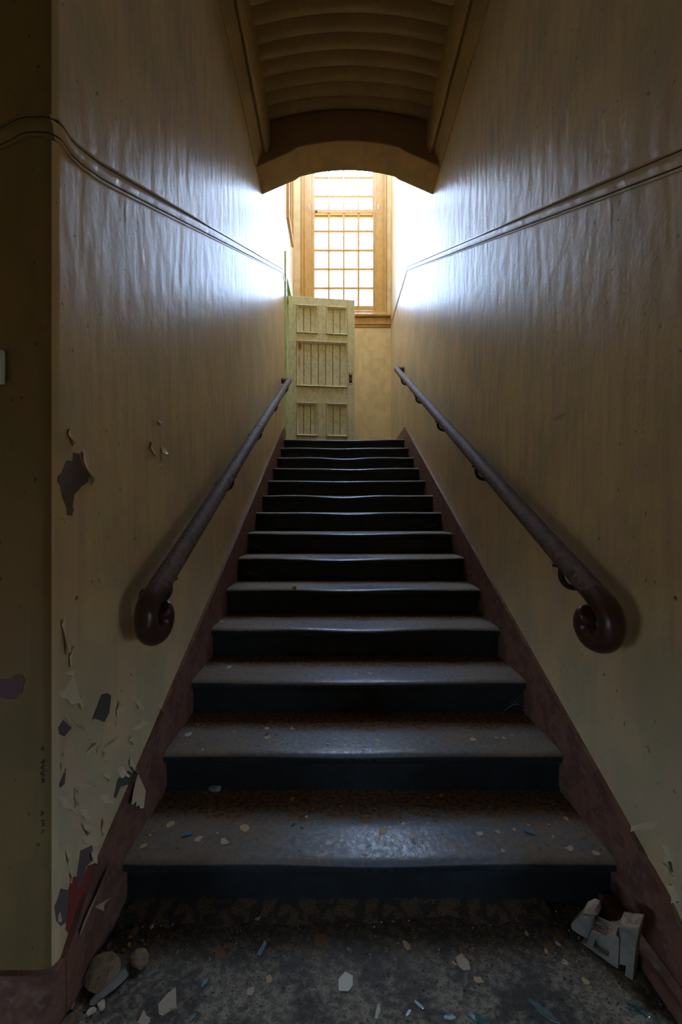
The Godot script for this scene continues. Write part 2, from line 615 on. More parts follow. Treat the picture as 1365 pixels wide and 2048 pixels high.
# ------------------------------------------------------------------ shell
func build_shell() -> void:
	var top := 8.1
	var b := MB.new()
	# lower hall floor
	b.box(P(-3.2, -0.15, 1.45), P(3.2, 0.0, -3.0))
	struct("floor", b, M.floor, "grey hall floor covered in dirt at the foot of the stairs", "floor")
	b = MB.new()
	var rows := []
	var uvs := []
	for k in 2:
		var d: float = [1.25, 0.55][k]
		rows.append(PackedVector3Array([P(XL - 0.02, 0.0006, d), P(XR + 0.02, 0.0006, d)]))
		uvs.append([Vector2(0, k * 1.2), Vector2(1, k * 1.2)])
	b.grid(rows, true, uvs)
	obj("dirt_film", b, M.film, get_node("floor"))
	b = MB.new()
	b.box(P(XL - 0.3, STEPS * RISE - 0.2, 6.75), P(XR + 0.25, STEPS * RISE - 0.012, 4.99))
	struct("floor_001", b, M.landing, "dark landing floor at the top of the stairs", "floor")
	# left wall with its rounded corner and the return that faces the hall
	var plan := PackedVector2Array([Vector2(-0.95, -1.0), Vector2(-0.95, -5.13), Vector2(XL, -5.13)])
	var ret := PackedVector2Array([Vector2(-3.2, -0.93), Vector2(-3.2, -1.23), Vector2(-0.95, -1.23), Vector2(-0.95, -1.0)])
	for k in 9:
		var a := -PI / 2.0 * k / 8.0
		# from the stair face round to the hall face; the copy of the paint darkened for shade takes over on the way
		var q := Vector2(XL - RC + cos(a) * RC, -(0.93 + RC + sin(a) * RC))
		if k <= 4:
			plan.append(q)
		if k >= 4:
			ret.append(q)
	b = MB.new()
	# plan is (x, z); extrude up
	b.prism(plan, Vector3.ZERO, Vector3.RIGHT, Vector3(0, 0, 1), -top)
	fix(b)
	# beyond the flight: around the side door and the light above it
	var x0 := -0.95
	b.box(P(x0, 4.60, 6.3), P(XL, CH + 3.98, 5.13))
	b.box(P(x0, CH + 3.98, 5.36), P(XL, top, 5.13))
	b.box(P(x0, CH + 3.98, 6.3), P(XL, top, 5.93))
	b.box(P(x0, CH + 5.1, 5.93), P(XL, top, 5.36))
	b.box(P(x0, STEPS * RISE - 0.2, 6.3), P(XL, 4.60, 6.05))
	var wl := struct("wall_left", b, M.wall, "left stair wall in peeling glossy cream paint with a rounded corner", "wall")
	b = MB.new()
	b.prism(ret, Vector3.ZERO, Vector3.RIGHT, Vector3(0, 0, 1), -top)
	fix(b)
	obj("return_face", b, M.wall_shaded, wl)  # shade of the hall side is in this darker colour
	b = MB.new()   # dark store behind the side door
	b.box(P(-2.2, STEPS * RISE - 0.2, 6.6), P(-2.05, top, 4.95))
	b.box(P(-2.2, STEPS * RISE - 0.2, 6.6), P(-0.95, top, 6.45))
	b.box(P(-2.2, STEPS * RISE - 0.2, 5.1), P(-0.95, top, 4.95))
	b.box(P(-2.2, STEPS * RISE - 0.25, 6.6), P(-0.66, STEPS * RISE - 0.012, 5.0))
	struct("wall_side", b, M.wall_dull, "plain wall seen through the side door on the landing", "wall")
	b = MB.new()
	b.box(P(XR, -0.1, 6.3), P(XR + 0.25, top, 0.93))
	b.box(P(XR, -0.1, 1.23), P(3.2, 4.8, 0.93))
	struct("wall_right", b, M.wall, "right stair wall in glossy cream paint with brush marks", "wall")
	# end wall with the window opening
	b = MB.new()
	var wx := 0.122
	b.box(P(-2.2, STEPS * RISE - 0.2, 6.75), P(wx - 0.64, top, 6.3))
	b.box(P(wx + 0.64, STEPS * RISE - 0.2, 6.75), P(XR + 0.25, top, 6.3))
	b.box(P(wx - 0.64, STEPS * RISE - 0.2, 6.75), P(wx + 0.64, CH + 3.08, 6.3))
	b.box(P(wx - 0.64, CH + 6.43, 6.75), P(wx + 0.64, top, 6.3))
	struct("wall_far", b, M.ochre, "ochre end wall of the landing below the tall window", "wall")
	# hall behind the camera; its windows are added to brighten the lower stair
	b = MB.new()
	b.box(P(-3.4, -0.1, -2.8), P(3.4, 4.8, -3.1))
	struct("wall_near", b, M.wall_dull, "plain back wall of the lower hall behind the viewer", "wall")
	b = MB.new()
	hall_end(b, -3.4, -3.2)
	struct("wall_hall", b, M.wall_dull, "end wall of the lower hall with an added window opening, left", "wall")
	b = MB.new()
	hall_end(b, 3.2, 3.4)
	struct("wall_hall", b, M.wall_dull, "end wall of the lower hall with an added window opening, right", "wall")
	glazing("window_3", P(0.1, 8.14, 4.95), Vector3(0.7, 0, 0), Vector3(0, 0, 1.15), "unseen rooflight added to brighten the landing")  # rooflight added out of view to brighten the landing
	glazing("window_4", P(-3.3, 0.75, -1.3), Vector3(0, 0, 0.6), Vector3(0, 0.35, 0), "unseen low window added for light in the left end of the lower hall")
	glazing("window_5", P(3.3, 0.75, -1.3), Vector3(0, 0, 0.6), Vector3(0, 0.35, 0), "unseen low window added for light in the right end of the lower hall")
	# skirting on the return of the left wall, round its corner
	var sk := PackedVector2Array([Vector2(-3.2, -0.93), Vector2(XL - RC, -0.93)])
	for k in 9:
		var a := PI / 2.0 * (1.0 - k / 8.0)
		sk.append(Vector2(XL - RC + cos(a) * RC, -(0.93 + RC - sin(a) * RC)))
	for k in 9:
		var a := PI / 2.0 * (k / 8.0)
		sk.append(Vector2(XL - RC + cos(a) * (RC + 0.012), -(0.93 + RC - sin(a) * (RC + 0.012))))
	sk.append(Vector2(-3.2, -0.918))
	b = MB.new()
	b.prism(sk, Vector3(0, 0.0, 0), Vector3.RIGHT, Vector3(0, 0, 1), -0.138)
	fix(b)
	struct("baseboard_left", b, M.brown, "brown skirting round the foot of the left wall corner", "skirting")
	b = MB.new()
	b.box(P(0.805, 0.0, 1.225), P(0.8525, 0.041, 0.93), 0.006)
	struct("baseboard_right", b, M.brown, "low dusty ledge along the foot of the right wall", "skirting")

func glazing(called: String, c: Vector3, u: Vector3, v: Vector3, label: String) -> void:   # a frame and one pane; u, v are half sizes
	var n := u.cross(v).normalized().abs() * 0.03
	var un := u.normalized() * 0.03
	var vn := v.normalized() * 0.03
	var b := MB.new()
	for s in [-1.0, 1.0]:
		for q in [[c + (u - un) * s, un, v], [c + (v - vn) * s, vn, u]]:
			var e: Vector3 = (q[1].abs() + q[2].abs() + n)
			b.box(q[0] - e, q[0] + e, 0.004)
	var o := struct(called, b, M.joinery, label, "window")
	b = MB.new()
	b.quad(c - u - v, c + u - v, c + u + v, c - u + v)
	obj("pane", b, M.glass, o)

func hall_end(b: MB, x0: float, x1: float) -> void:   # an added window opening in each end of the hall, for fill light
	b.box(P(x0, -0.1, 1.23), P(x1, 4.8, -0.7))
	b.box(P(x0, -0.1, -1.9), P(x1, 4.8, -3.1))
	b.box(P(x0, -0.1, -0.7), P(x1, 0.4, -1.9))
	b.box(P(x0, 1.1, -0.7), P(x1, 4.8, -1.9))

# a prism pushed along minus its normal comes out inside out: turn every face over
func fix(b: MB) -> void:
	for f in b.v.size() / 3:
		var t := b.v[f * 3 + 1]
		b.v[f * 3 + 1] = b.v[f * 3 + 2]
		b.v[f * 3 + 2] = t

func arch_points() -> PackedVector2Array:   # underside of the arch, left to right (x, height above the eye)
	var p := PackedVector2Array()
	p.append(Vector2(XL - 0.01, 2.862))
	p.append(Vector2(SC - 0.465, 2.997))
	p.append(Vector2(SC - 0.425, 3.026))
	for k in range(1, 12):
		var t := -1.0 + k / 6.0
		p.append(Vector2(SC + t * 0.425, 3.026 + 0.056 * (1.0 - t * t)))
	p.append(Vector2(SC + 0.425, 3.026))
	p.append(Vector2(SC + 0.465, 2.997))
	p.append(Vector2(XR + 0.01, 2.862))
	return p

func build_ceiling() -> void:
	var top := 8.1
	# arch that carries the landing wall
	var p := arch_points()
	var poly := PackedVector2Array()
	for q in p:
		poly.append(q + Vector2(0, CH))
	poly.append(Vector2(XR + 0.01, top))
	poly.append(Vector2(XL - 0.01, top))
	var b := MB.new()
	b.prism(poly, Vector3(0, 0, -3.57), Vector3.RIGHT, Vector3.UP, 0.28)
	struct("wall_arch", b, M.wall_dull, "segmental ochre arch spanning the stairwell below the vaulted ceiling", "arch", 25.0)
	var face := PackedVector2Array()
	for q in p:
		face.append(q + Vector2(0, CH + 0.004))
	face.append(Vector2(XR, CH + 3.5))
	face.append(Vector2(XL, CH + 3.5))
	b = MB.new()
	b.prism(face, Vector3(0, 0, -3.2899), Vector3.RIGHT, Vector3.UP, 0.006)
	struct("trim_1", b, M.fascia, "dark brown painted face of the arch towards the stairs", "trim")
	# fluted barrel ceiling: half-round reeds across the stair, under a flat slab
	b = MB.new()
	b.box(P(XL - 0.3, CH + 3.5, 3.29), P(XR + 0.25, CH + 3.65, 0.6))
	var ceil := struct("ceiling", b, M.vault, "dark barrel ceiling of cross ribs over the stair flight", "ceiling", 50.0)
	var pitch := 0.1026
	var sub := 10
	for rib in 25:
		b = MB.new()
		var rows := []
		for i in sub + 1:
			var d := 3.285 - (rib + float(i) / sub) * pitch
			var row := PackedVector3Array()
			for k in 25:
				var t := -1.0 + k / 12.0
				var h := 3.345 - 0.095 * t * t + 0.03 * (3.29 - d) - 0.04 * absf(sin(PI * i / sub))
				row.append(P(SC + t * 0.66, CH + h, d))
			rows.append(row)
		b.grid(rows, false)
		if (b.v[1] - b.v[0]).cross(b.v[2] - b.v[0]).y > 0.0:
			fix(b)
		obj("ceiling_rib", b, M.vault, ceil, 50.0)
	b = MB.new()
	b.box(P(-3.4, 4.78, 0.93), P(3.4, 4.95, -3.1))
	struct("ceiling_001", b, M.plain, "plain ceiling of the lower hall behind the viewer", "ceiling")
	b = MB.new()
	b.box(P(-2.2, top, 6.75), P(-0.6, top + 0.15, 3.29))   # round the added rooflight
	b.box(P(0.8, top, 6.75), P(XR + 0.25, top + 0.15, 3.29))
	b.box(P(-0.6, top, 6.75), P(0.8, top + 0.15, 6.1))
	b.box(P(-0.6, top, 3.8), P(0.8, top + 0.15, 3.29))
	struct("ceiling_002", b, M.plain, "high ceiling with an added rooflight over the landing", "ceiling")
	# cornices
	var prof := PackedVector2Array([Vector2(-0.01, 2.90), Vector2(-0.005, 2.872), Vector2(0.004, 2.868), Vector2(0.06, 2.975), Vector2(0.064, 2.998), Vector2(0.069, 3.0), Vector2(0.073, 2.982), Vector2(0.084, 2.976), Vector2(0.098, 2.986), Vector2(0.111, 3.012), Vector2(0.118, 3.05), Vector2(0.119, 3.12), Vector2(0.119, 3.30)])
	for s in [0, 1]:
		b = MB.new()
		var x := XL if s == 0 else XR
		var out := Vector3.RIGHT if s == 0 else Vector3.LEFT
		var path := PackedVector3Array([P(x, CH, 3.2835), P(x, CH + 0.03 * 2.58, 0.7)])
		b.sweep(prof, path, PackedVector3Array([out, out]), PackedVector3Array([Vector3.UP, Vector3.UP]))
		struct("trim_2" if s == 0 else "trim_3", b, M.vault, "moulded cornice under the ceiling along the %s wall" % ["left", "right"][s], "cornice")

# ------------------------------------------------------------------ the tall window
func build_window() -> void:
	var wx := 0.122
	var w := thing("window_1", "tall small-paned sash window at the top of the stairs", "window", P(wx, CH + 3.08, 6.3))
	w.set_meta("kind", "structure")
	var o := w.position
	var top := 3.35   # of the opening, above the sill's underside
	# frame boxes left, right and head; everything below is local: x from the centre, y from the sill's underside, z towards the room
	for s in [-1, 1]:
		var b := MB.new()
		b.box(Vector3(minf(s * 0.505, s * 0.645), 0.1, -0.2), Vector3(maxf(s * 0.505, s * 0.645), top, 0.004), 0.004)
		b.box(Vector3(minf(s * 0.50, s * 0.512), 0.14, -0.06), Vector3(maxf(s * 0.50, s * 0.512), top - 0.02, 0.01), 0.003)
		b.box(Vector3(minf(s * 0.592, s * 0.622), 0.12, 0.0), Vector3(maxf(s * 0.592, s * 0.622), top, 0.016), 0.006)
		obj("frame_jamb", b, M.joinery, w)
		# bold round moulding that edges the opening
		b = MB.new()
		var pr := PackedVector2Array()
		for k in 11:
			var a := PI * k / 10.0
			pr.append(Vector2(sin(a) * 0.036, -cos(a) * 0.02))
		var path := PackedVector3Array([Vector3(s * 0.66, 0.0, 0.0), Vector3(s * 0.66, top + 0.04, 0.0)])
		b.sweep(pr, path, PackedVector3Array([Vector3(0, 0, 1), Vector3(0, 0, 1)]), PackedVector3Array([Vector3.RIGHT, Vector3.RIGHT]))
		obj("architrave", b, M.joinery, w)
		# cleat for the sash cord
		b = MB.new()
		b.box(Vector3(s * 0.548 - 0.007, 1.72, 0.004), Vector3(s * 0.548 + 0.007, 1.82, 0.016), 0.004)
		b.box(Vector3(s * 0.548 - 0.004, 1.75, 0.012), Vector3(s * 0.548 + 0.004, 1.79, 0.03), 0.003)
		obj("cord_cleat", b, M.cord, w)
	var h := MB.new()
	h.box(Vector3(-0.645, top - 0.12, -0.2), Vector3(0.645, top, 0.004), 0.004)
	obj("frame_head", h, M.joinery, w)
	# sill: nosing, scotia and apron
	h = MB.new()
	h.box(Vector3(-0.64, 0.0, -0.22), Vector3(0.64, 0.135, 0.0))
	h.box(Vector3(-0.735, 0.025, 0.0), Vector3(0.735, 0.075, 0.06), 0.012)
	h.box(Vector3(-0.73, 0.075, 0.0), Vector3(0.73, 0.1, 0.035), 0.008)
	h.box(Vector3(-0.63, 0.1, 0.0), Vector3(0.63, 0.135, 0.02), 0.008)
	obj("sill", h, M.joinery, w)
	h = MB.new()
	h.box(Vector3(-0.735, -0.09, 0.0), Vector3(0.735, 0.025, 0.02), 0.006)
	h.box(Vector3(-0.735, -0.125, 0.0), Vector3(0.735, -0.095, 0.012), 0.006)
	obj("apron", h, M.joinery, w)
	# sashes: [name, bottom, top, plane, bars at]
	var ey := -3.08
	for sa in [
		["lower_sash", 3.215, 4.85, -0.05, [3.313, 3.598, 3.902, 4.2, 4.506, 4.785]],
		["upper_sash", 4.765, 6.33, -0.11, [4.835, 5.114, 5.416, 5.72, 6.02, 6.28]],
	]:
		var bars: Array = sa[4]
		var z: float = sa[3]
		var b := MB.new()
		for s in [-1, 1]:
			b.box(Vector3(minf(s * 0.463, s * 0.503), sa[1] + ey, z - 0.022), Vector3(maxf(s * 0.463, s * 0.503), sa[2] + ey, z + 0.022), 0.004)
		b.box(Vector3(-0.463, sa[1] + ey, z - 0.022), Vector3(0.463, bars[0] + ey, z + 0.022), 0.004)
		b.box(Vector3(-0.463, bars[5] + ey, z - 0.022), Vector3(0.463, sa[2] + ey, z + 0.022), 0.004)
		var sash := obj(sa[0], b, M.joinery, w)
		for k in range(1, 5):
			b = MB.new()
			b.box(Vector3(-0.465, bars[k] + ey - 0.016, z - 0.016), Vector3(0.465, bars[k] + ey + 0.016, z + 0.018), 0.005)
			obj("glazing_bar", b, M.joinery, sash)
		for x in [-0.236, 0.0, 0.236]:
			b = MB.new()
			b.box(Vector3(x - 0.016, bars[0] + ey, z - 0.014), Vector3(x + 0.016, bars[5] + ey, z + 0.016), 0.005)
			obj("glazing_bar", b, M.joinery, sash)
		for k in 5:
			for c in 4:
				b = MB.new()
				var xa: float = [-0.463, -0.236, 0.0, 0.236][c]
				var xb: float = [-0.236, 0.0, 0.236, 0.463][c]
				b.quad(Vector3(xa, bars[k] + ey, z - 0.002), Vector3(xb, bars[k] + ey, z - 0.002), Vector3(xb, bars[k + 1] + ey, z - 0.002), Vector3(xa, bars[k + 1] + ey, z - 0.002))
				obj("pane", b, M.glass, sash)
	# sash lock on the meeting rails
	h = MB.new()
	h.box(Vector3(-0.45, 4.785 + ey, -0.028), Vector3(-0.42, 4.82 + ey, -0.012), 0.006)
	obj("sash_lock", h, M.iron, w)

# ------------------------------------------------------------------ the flight
func nose(x: float, i: int) -> float:    # how far the middle of a step is worn down
	var t := (x - SC) / HW
	var k := 0.85 + 0.3 * sin(i * 2.3)
	return k * (0.011 * exp(-pow((t + 0.02) / 0.42, 2.0) * 1.6) + 0.002 * sin(t * 7.0 + i * 1.7))

func build_stairs() -> void:
	var stair := thing("staircase", "straight flight of fourteen worn steps rising between the two walls", "staircase", P(SC, 0, D1))
	stair.set_meta("kind", "structure")
	var off := -stair.position
	for i in range(1, STEPS + 1):
		var d0 := D1 + (i - 1) * GO
		var y := i * RISE
		var back := (d0 + GO + 0.024) if i < STEPS else d0 + 0.12
		var rows := []
		var uvs := []
		var nx := 36
		# profile from the back over the nosing and under it: [distance from the nose, drop, v, share of the wear]
		var prof := [[back - d0, 0.0, 0.0, 0.0], [0.20, 0.0, 0.32, 0.15], [0.14, 0.0, 0.52, 0.35], [0.09, 0.0, 0.66, 0.6], [0.05, 0.0, 0.76, 0.85], [0.026, 0.0005, 0.83, 1.0], [0.015, 0.002, 0.86, 1.05], [0.007, 0.0055, 0.88, 1.05], [0.002, 0.0105, 0.9, 1.0], [0.0, 0.017, 0.93, 0.8], [0.0, 0.03, 0.96, 0.4], [0.003, 0.036, 0.98, 0.1], [0.03, 0.037, 1.0, 0.0]]
		if i == STEPS:
			prof[1][0] = 0.11
			prof[2][0] = 0.1
		for q in prof:
			var row := PackedVector3Array()
			var ur := []
			for k in nx + 1:
				var x := SC - HW + 2.0 * HW * k / nx
				var wob: float = 0.0016 * sin(x * 9.0 + i * 2.1) * float(q[3])
				row.append(P(x, y - q[1] - nose(x, i) * q[3], d0 + q[0] + nose(x, i) * 0.35 * q[3] + wob) + off)
				ur.append(Vector2(float(k) / nx if i % 2 == 0 else 1.0 - float(k) / nx * 0.97, q[2]))
			rows.append(row)
			uvs.append(ur)
		var b := MB.new()
		b.grid(rows, false, uvs)
		if (b.v[1] - b.v[0]).cross(b.v[2] - b.v[0]).y < 0.0:
			for f in b.v.size() / 3:
				var t := b.v[f * 3 + 1]
				b.v[f * 3 + 1] = b.v[f * 3 + 2]
				b.v[f * 3 + 2] = t
				var u := b.uv[f * 3 + 1]
				b.uv[f * 3 + 1] = b.uv[f * 3 + 2]
				b.uv[f * 3 + 2] = u
		obj("tread", b, M.treads[i % 2], stair, 45.0)
		b = MB.new()
		var yb := (i - 1) * RISE - 0.001
		b.box(P(SC - HW + 0.004, yb, d0 + 0.05) + off, P(SC + HW - 0.004, y - 0.034, d0 + 0.022) + off)
		# cove under the nosing
		b.box(P(SC - HW + 0.004, y - 0.05, d0 + 0.03) + off, P(SC + HW - 0.004, y - 0.036, d0 + 0.014) + off, 0.005)
		obj("riser", b, M.riser, stair)
	# rough carriage that closes the flight from below
	var b2 := MB.new()
	var poly := PackedVector2Array([Vector2(D1 + 0.06, -0.1), Vector2(D1 + 0.06, 0.06)])
	for i in range(1, STEPS):
		poly.append(Vector2(D1 + i * GO + 0.045, i * RISE - 0.045))
		poly.append(Vector2(D1 + i * GO + 0.045, (i + 1) * RISE - 0.05))
	poly.append(Vector2(5.2, STEPS * RISE - 0.05))
	poly.append(Vector2(5.2, -0.1))
	b2.prism(poly, P(XR + 0.05, 0, 0) + off, Vector3(0, 0, -1), Vector3.UP, -(XR - XL + 0.1))
	fix(b2)
	obj("carriage", b2, M.riser, stair)
	# wall strings
	for s in [0, 1]:
		var x := (XL - 0.001) if s == 0 else SC + HW - 0.0005
		var wdt := SC - HW - XL + 0.0015
		var line := func(d): return RISE + 0.155 + RISE / GO * (d - D1)
		var pts := PackedVector2Array([Vector2(0.93 + RC + 0.001 if s == 0 else 0.93, 0.0), Vector2(D1, 0.0), Vector2(4.95, STEPS * RISE - 0.19)])
		pts.append(Vector2(5.125 if s == 0 else 6.29, STEPS * RISE - 0.19))
		pts.append(Vector2(5.125 if s == 0 else 6.29, STEPS * RISE + (0.135 if s == 0 else 0.1)))
		pts.append(Vector2(4.94, STEPS * RISE + 0.155))
		pts.append(Vector2(1.03, line.call(1.03)))
		pts.append(Vector2(0.93 + RC + 0.001 if s == 0 else 0.93, 0.138 if s == 0 else 0.125))
		var b := MB.new()
		b.prism(pts, P(x, 0, 0) + off, Vector3(0, 0, -1), Vector3.UP, wdt)
		obj("string_board", b, M.brown, stair)

# ------------------------------------------------------------------ dado mouldings
func build_dado() -> void:
	var prof := PackedVector2Array([Vector2(-0.002, -0.027), Vector2(0.005, -0.026), Vector2(0.007, -0.021), Vector2(0.003, -0.018), Vector2(0.008, -0.013), Vector2(0.011, 0.0), Vector2(0.008, 0.013), Vector2(0.003, 0.018), Vector2(0.008, 0.021), Vector2(0.006, 0.026), Vector2(-0.002, 0.028)])
	# left: along the return, up and over the corner, then up the stair
	var hh := []   # [distance along: negative on the return (x), then D], height above the eye
	var path := PackedVector3Array()
	var outs := PackedVector3Array()
	var ups := PackedVector3Array()
	for x in [-3.0, -0.86, -0.80, -0.78, -0.765, -0.75, -0.735, -0.72, -0.70]:
		var t := ss(-0.80, -0.715, x)
		path.append(P(x, CH + 0.872 + 0.033 * t, 0.93))
		outs.append(Vector3(0, 0, 1))
	for k in range(0, 9):
		var a := PI / 2.0 * (1.0 - k / 8.0)
		path.append(P(XL - RC + cos(a) * RC, CH + 0.905 + 0.001 * k, 0.93 + RC - sin(a) * RC))
		outs.append(Vector3(cos(a), 0, sin(a)))
	for q in [[0.985, 0.91], [1.02, 0.919], [1.063, 0.937], [1.11, 0.957], [1.166, 0.986], [1.3, 1.057], [4.86, 2.969], [4.9, 2.988], [4.935, 2.995], [5.128, 2.996]]:
		path.append(P(XL, CH + q[1], q[0]))
		outs.append(Vector3.RIGHT)
	_rail("trim_6", prof, path.slice(0, 14), outs.slice(0, 14), "raised dado moulding on the dark return at the left edge", M.wall_shaded)  # same darkened paint, carrying the painted shade of the return
	_rail("trim_4", prof, path.slice(13), outs.slice(13), "raised dado moulding rising along the left stair wall", M.wall)
	path = PackedVector3Array()
	outs = PackedVector3Array()
	for q in [[0.93, 0.853], [4.80, 2.958], [4.83, 2.972], [4.87, 2.982], [4.92, 2.985], [6.29, 2.985]]:
		path.append(P(XR, CH + q[1], q[0]))
		outs.append(Vector3.LEFT)
	_rail("trim_5", prof, path, outs, "raised dado moulding rising along the right stair wall", M.wall)

func _rail(called: String, prof: PackedVector2Array, path: PackedVector3Array, outs: PackedVector3Array, label: String, paint: Material) -> void:
	var ups := PackedVector3Array()
	for i in path.size():
		var t := (path[mini(i + 1, path.size() - 1)] - path[maxi(i - 1, 0)]).normalized()
		var u := outs[i].cross(t)
		u = u - outs[i] * u.dot(outs[i])
		if u.y < 0.0:
			u = -u
		ups.append(u.normalized())
	var b := MB.new()
	b.sweep(prof, path, outs, ups)
	var o := struct(called, b, paint, label, "dado rail")
	# dark strips in the quirks: dirt together with painted groove shade
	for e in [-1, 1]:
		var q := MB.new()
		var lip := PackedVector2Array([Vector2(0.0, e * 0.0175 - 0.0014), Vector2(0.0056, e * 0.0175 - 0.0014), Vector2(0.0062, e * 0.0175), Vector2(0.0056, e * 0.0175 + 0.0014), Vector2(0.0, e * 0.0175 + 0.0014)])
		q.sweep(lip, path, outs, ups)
		obj("dirt_shade_line", q, M.dirt, o)

# ------------------------------------------------------------------ the open door
func build_door() -> void:
	var at := P(-0.629, STEPS * RISE + 0.004, 5.27)
	var d := thing("door_1", "battered yellow-green panelled door standing open on the landing", "door", at)
	d.set_meta("kind", "structure")
	d.rotation.y = atan2(0.106, 0.879)
	var W := 0.885
	var H := 1.945
	var T := 0.044
	var z0 := -T / 2.0
	var z1 := T / 2.0
	var part := func(called: String, x0: float, y0: float, x1: float, y1: float):
		var b := MB.new()
		b.box(Vector3(x0, y0, z0), Vector3(x1, y1, z1), 0.003)
		return obj(called, b, M.door, d)
	part.call("stile", 0.0, 0.0, 0.104, H)
	part.call("stile", 0.783, 0.0, W, H)
	# rails: top, frieze, lock, bottom (measured from the top in the photograph)
	part.call("rail", 0.104, H - 0.11, 0.783, H)
	part.call("rail", 0.104, H - 0.583, 0.783, H - 0.484)
	part.call("rail", 0.104, H - 1.40, 0.783, H - 1.188)
	part.call("rail", 0.104, 0.0, 0.783, H - 1.845)
	part.call("muntin", 0.386, H - 0.484, 0.500, H - 0.11)
	part.call("muntin", 0.386, H - 1.845, 0.500, H - 1.40)
	# panels of tongued boards with raised mouldings
	for q in [[0.104, 0.386, 0.11, 0.484, 3], [0.5, 0.783, 0.11, 0.484, 3], [0.104, 0.783, 0.583, 1.188, 7], [0.104, 0.386, 1.40, 1.845, 3], [0.5, 0.783, 1.40, 1.845, 3]]:
		var x0: float = q[0]
		var x1: float = q[1]
		var y1: float = H - q[2]
		var y0: float = H - q[3]
		var n: int = q[4]
		for k in n:
			var b := MB.new()
			var a := x0 + (x1 - x0) * k / n
			var e := x0 + (x1 - x0) * (k + 1) / n
			b.box(Vector3(a + 0.002, y0 - 0.003, z0 + 0.013), Vector3(e - 0.002, y1 + 0.003, z1 - 0.016 - 0.0012 * (k % 2)), 0.005)
			obj("board", b, M.door, d)
		var bk := MB.new()
		bk.box(Vector3(x0, y0, -0.002), Vector3(x1, y1, 0.002))
		obj("panel_back", bk, M.door_gap, d)
		var m := MB.new()
		var rows := []
		for pf in [[-0.001, -0.006], [0.001, 0.013], [0.006, 0.018], [0.012, 0.015], [0.016, 0.006], [0.023, 0.003], [0.028, -0.016]]:
			var i: float = pf[0]
			var z: float = z1 + pf[1]
			rows.append(PackedVector3Array([Vector3(x0 + i, y0 + i, z), Vector3(x1 - i, y0 + i, z), Vector3(x1 - i, y1 - i, z), Vector3(x0 + i, y1 - i, z), Vector3(x0 + i, y0 + i, z)]))
		m.grid(rows, false)
		if (m.v[1] - m.v[0]).cross(m.v[2] - m.v[0]).y > 0.0:
			fix(m)
		obj("moulding", m, M.door, d)
		var gr := MB.new()   # thin dark strips that paint contact shade round the outside of the moulding
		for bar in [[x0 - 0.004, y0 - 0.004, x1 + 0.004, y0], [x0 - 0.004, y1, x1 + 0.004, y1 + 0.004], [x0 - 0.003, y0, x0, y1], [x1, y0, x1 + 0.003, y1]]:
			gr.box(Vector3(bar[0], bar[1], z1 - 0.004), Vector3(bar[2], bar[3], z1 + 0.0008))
		obj("dirt_shade_line", gr, M.door_gap, d)
	# chipped paint on the big panel
	var ch := MB.new()
	ch.prism(_blob(Vector2(0.15, H - 0.655), 0.022, 0.048, 3), Vector3(0, 0, z1 - 0.0129), Vector3.RIGHT, Vector3.UP, 0.0006)
	ch.prism(_blob(Vector2(0.136, H - 0.86), 0.007, 0.1, 4), Vector3(0, 0, z1 - 0.0129), Vector3.RIGHT, Vector3.UP, 0.0006)
	obj("paint_chip", ch, M.bare_wood, d).set_meta("label", "bare brown wood where paint has chipped off")
	# lock plate with its two holes
	var lp := MB.new()
	lp.box(Vector3(0.805, H - 1.145, z1), Vector3(0.85, H - 0.985, z1 + 0.003), 0.001)
	var plate := obj("lock_plate", lp, M.brass, d)
	plate.set_meta("label", "rusty metal lock plate without its handle")
	for y in [H - 1.025, H - 1.1]:
		var hb := MB.new()
		hb.prism(_blob(Vector2(0.8275, y), 0.012, 0.016, 9), Vector3(0, 0, z1 + 0.0025), Vector3.RIGHT, Vector3.UP, 0.0012)
		obj("keyhole", hb, M.black, plate)
	lp = MB.new()
	lp.box(Vector3(0.808, H - 1.142, z1 + 0.002), Vector3(0.847, H - 1.118, z1 + 0.0044), 0.001)
	lp.box(Vector3(0.818, H - 1.012, z1 + 0.002), Vector3(0.84, H - 0.988, z1 + 0.0044), 0.001)
	obj("worn_plate", lp, M.cord, plate)
	# hinges
	for y in [H - 0.19, 0.3]:
		var hg := MB.new()
		hg.tube(PackedVector3Array([Vector3(-0.012, y - 0.05, z1 - 0.004), Vector3(-0.012, y + 0.05, z1 - 0.004)]), PackedFloat32Array([0.009]), 12)
		hg.box(Vector3(-0.05, y - 0.045, z1 - 0.012), Vector3(0.0, y + 0.045, z1 - 0.005), 0.002)
		obj("hinge", hg, M.frame_green, d)

func _blob(c: Vector2, rx: float, ry: float, s: int, n := 14, rough := 0.22) -> PackedVector2Array:
	var r := RandomNumberGenerator.new()
	r.seed = s * 977 + 5
	var p := PackedVector2Array()
	for k in n:
		var a := TAU * k / n
		var m := 1.0 + r.randf_range(-rough, rough)
		p.append(c + Vector2(cos(a) * rx * m, sin(a) * ry * m))
	return p

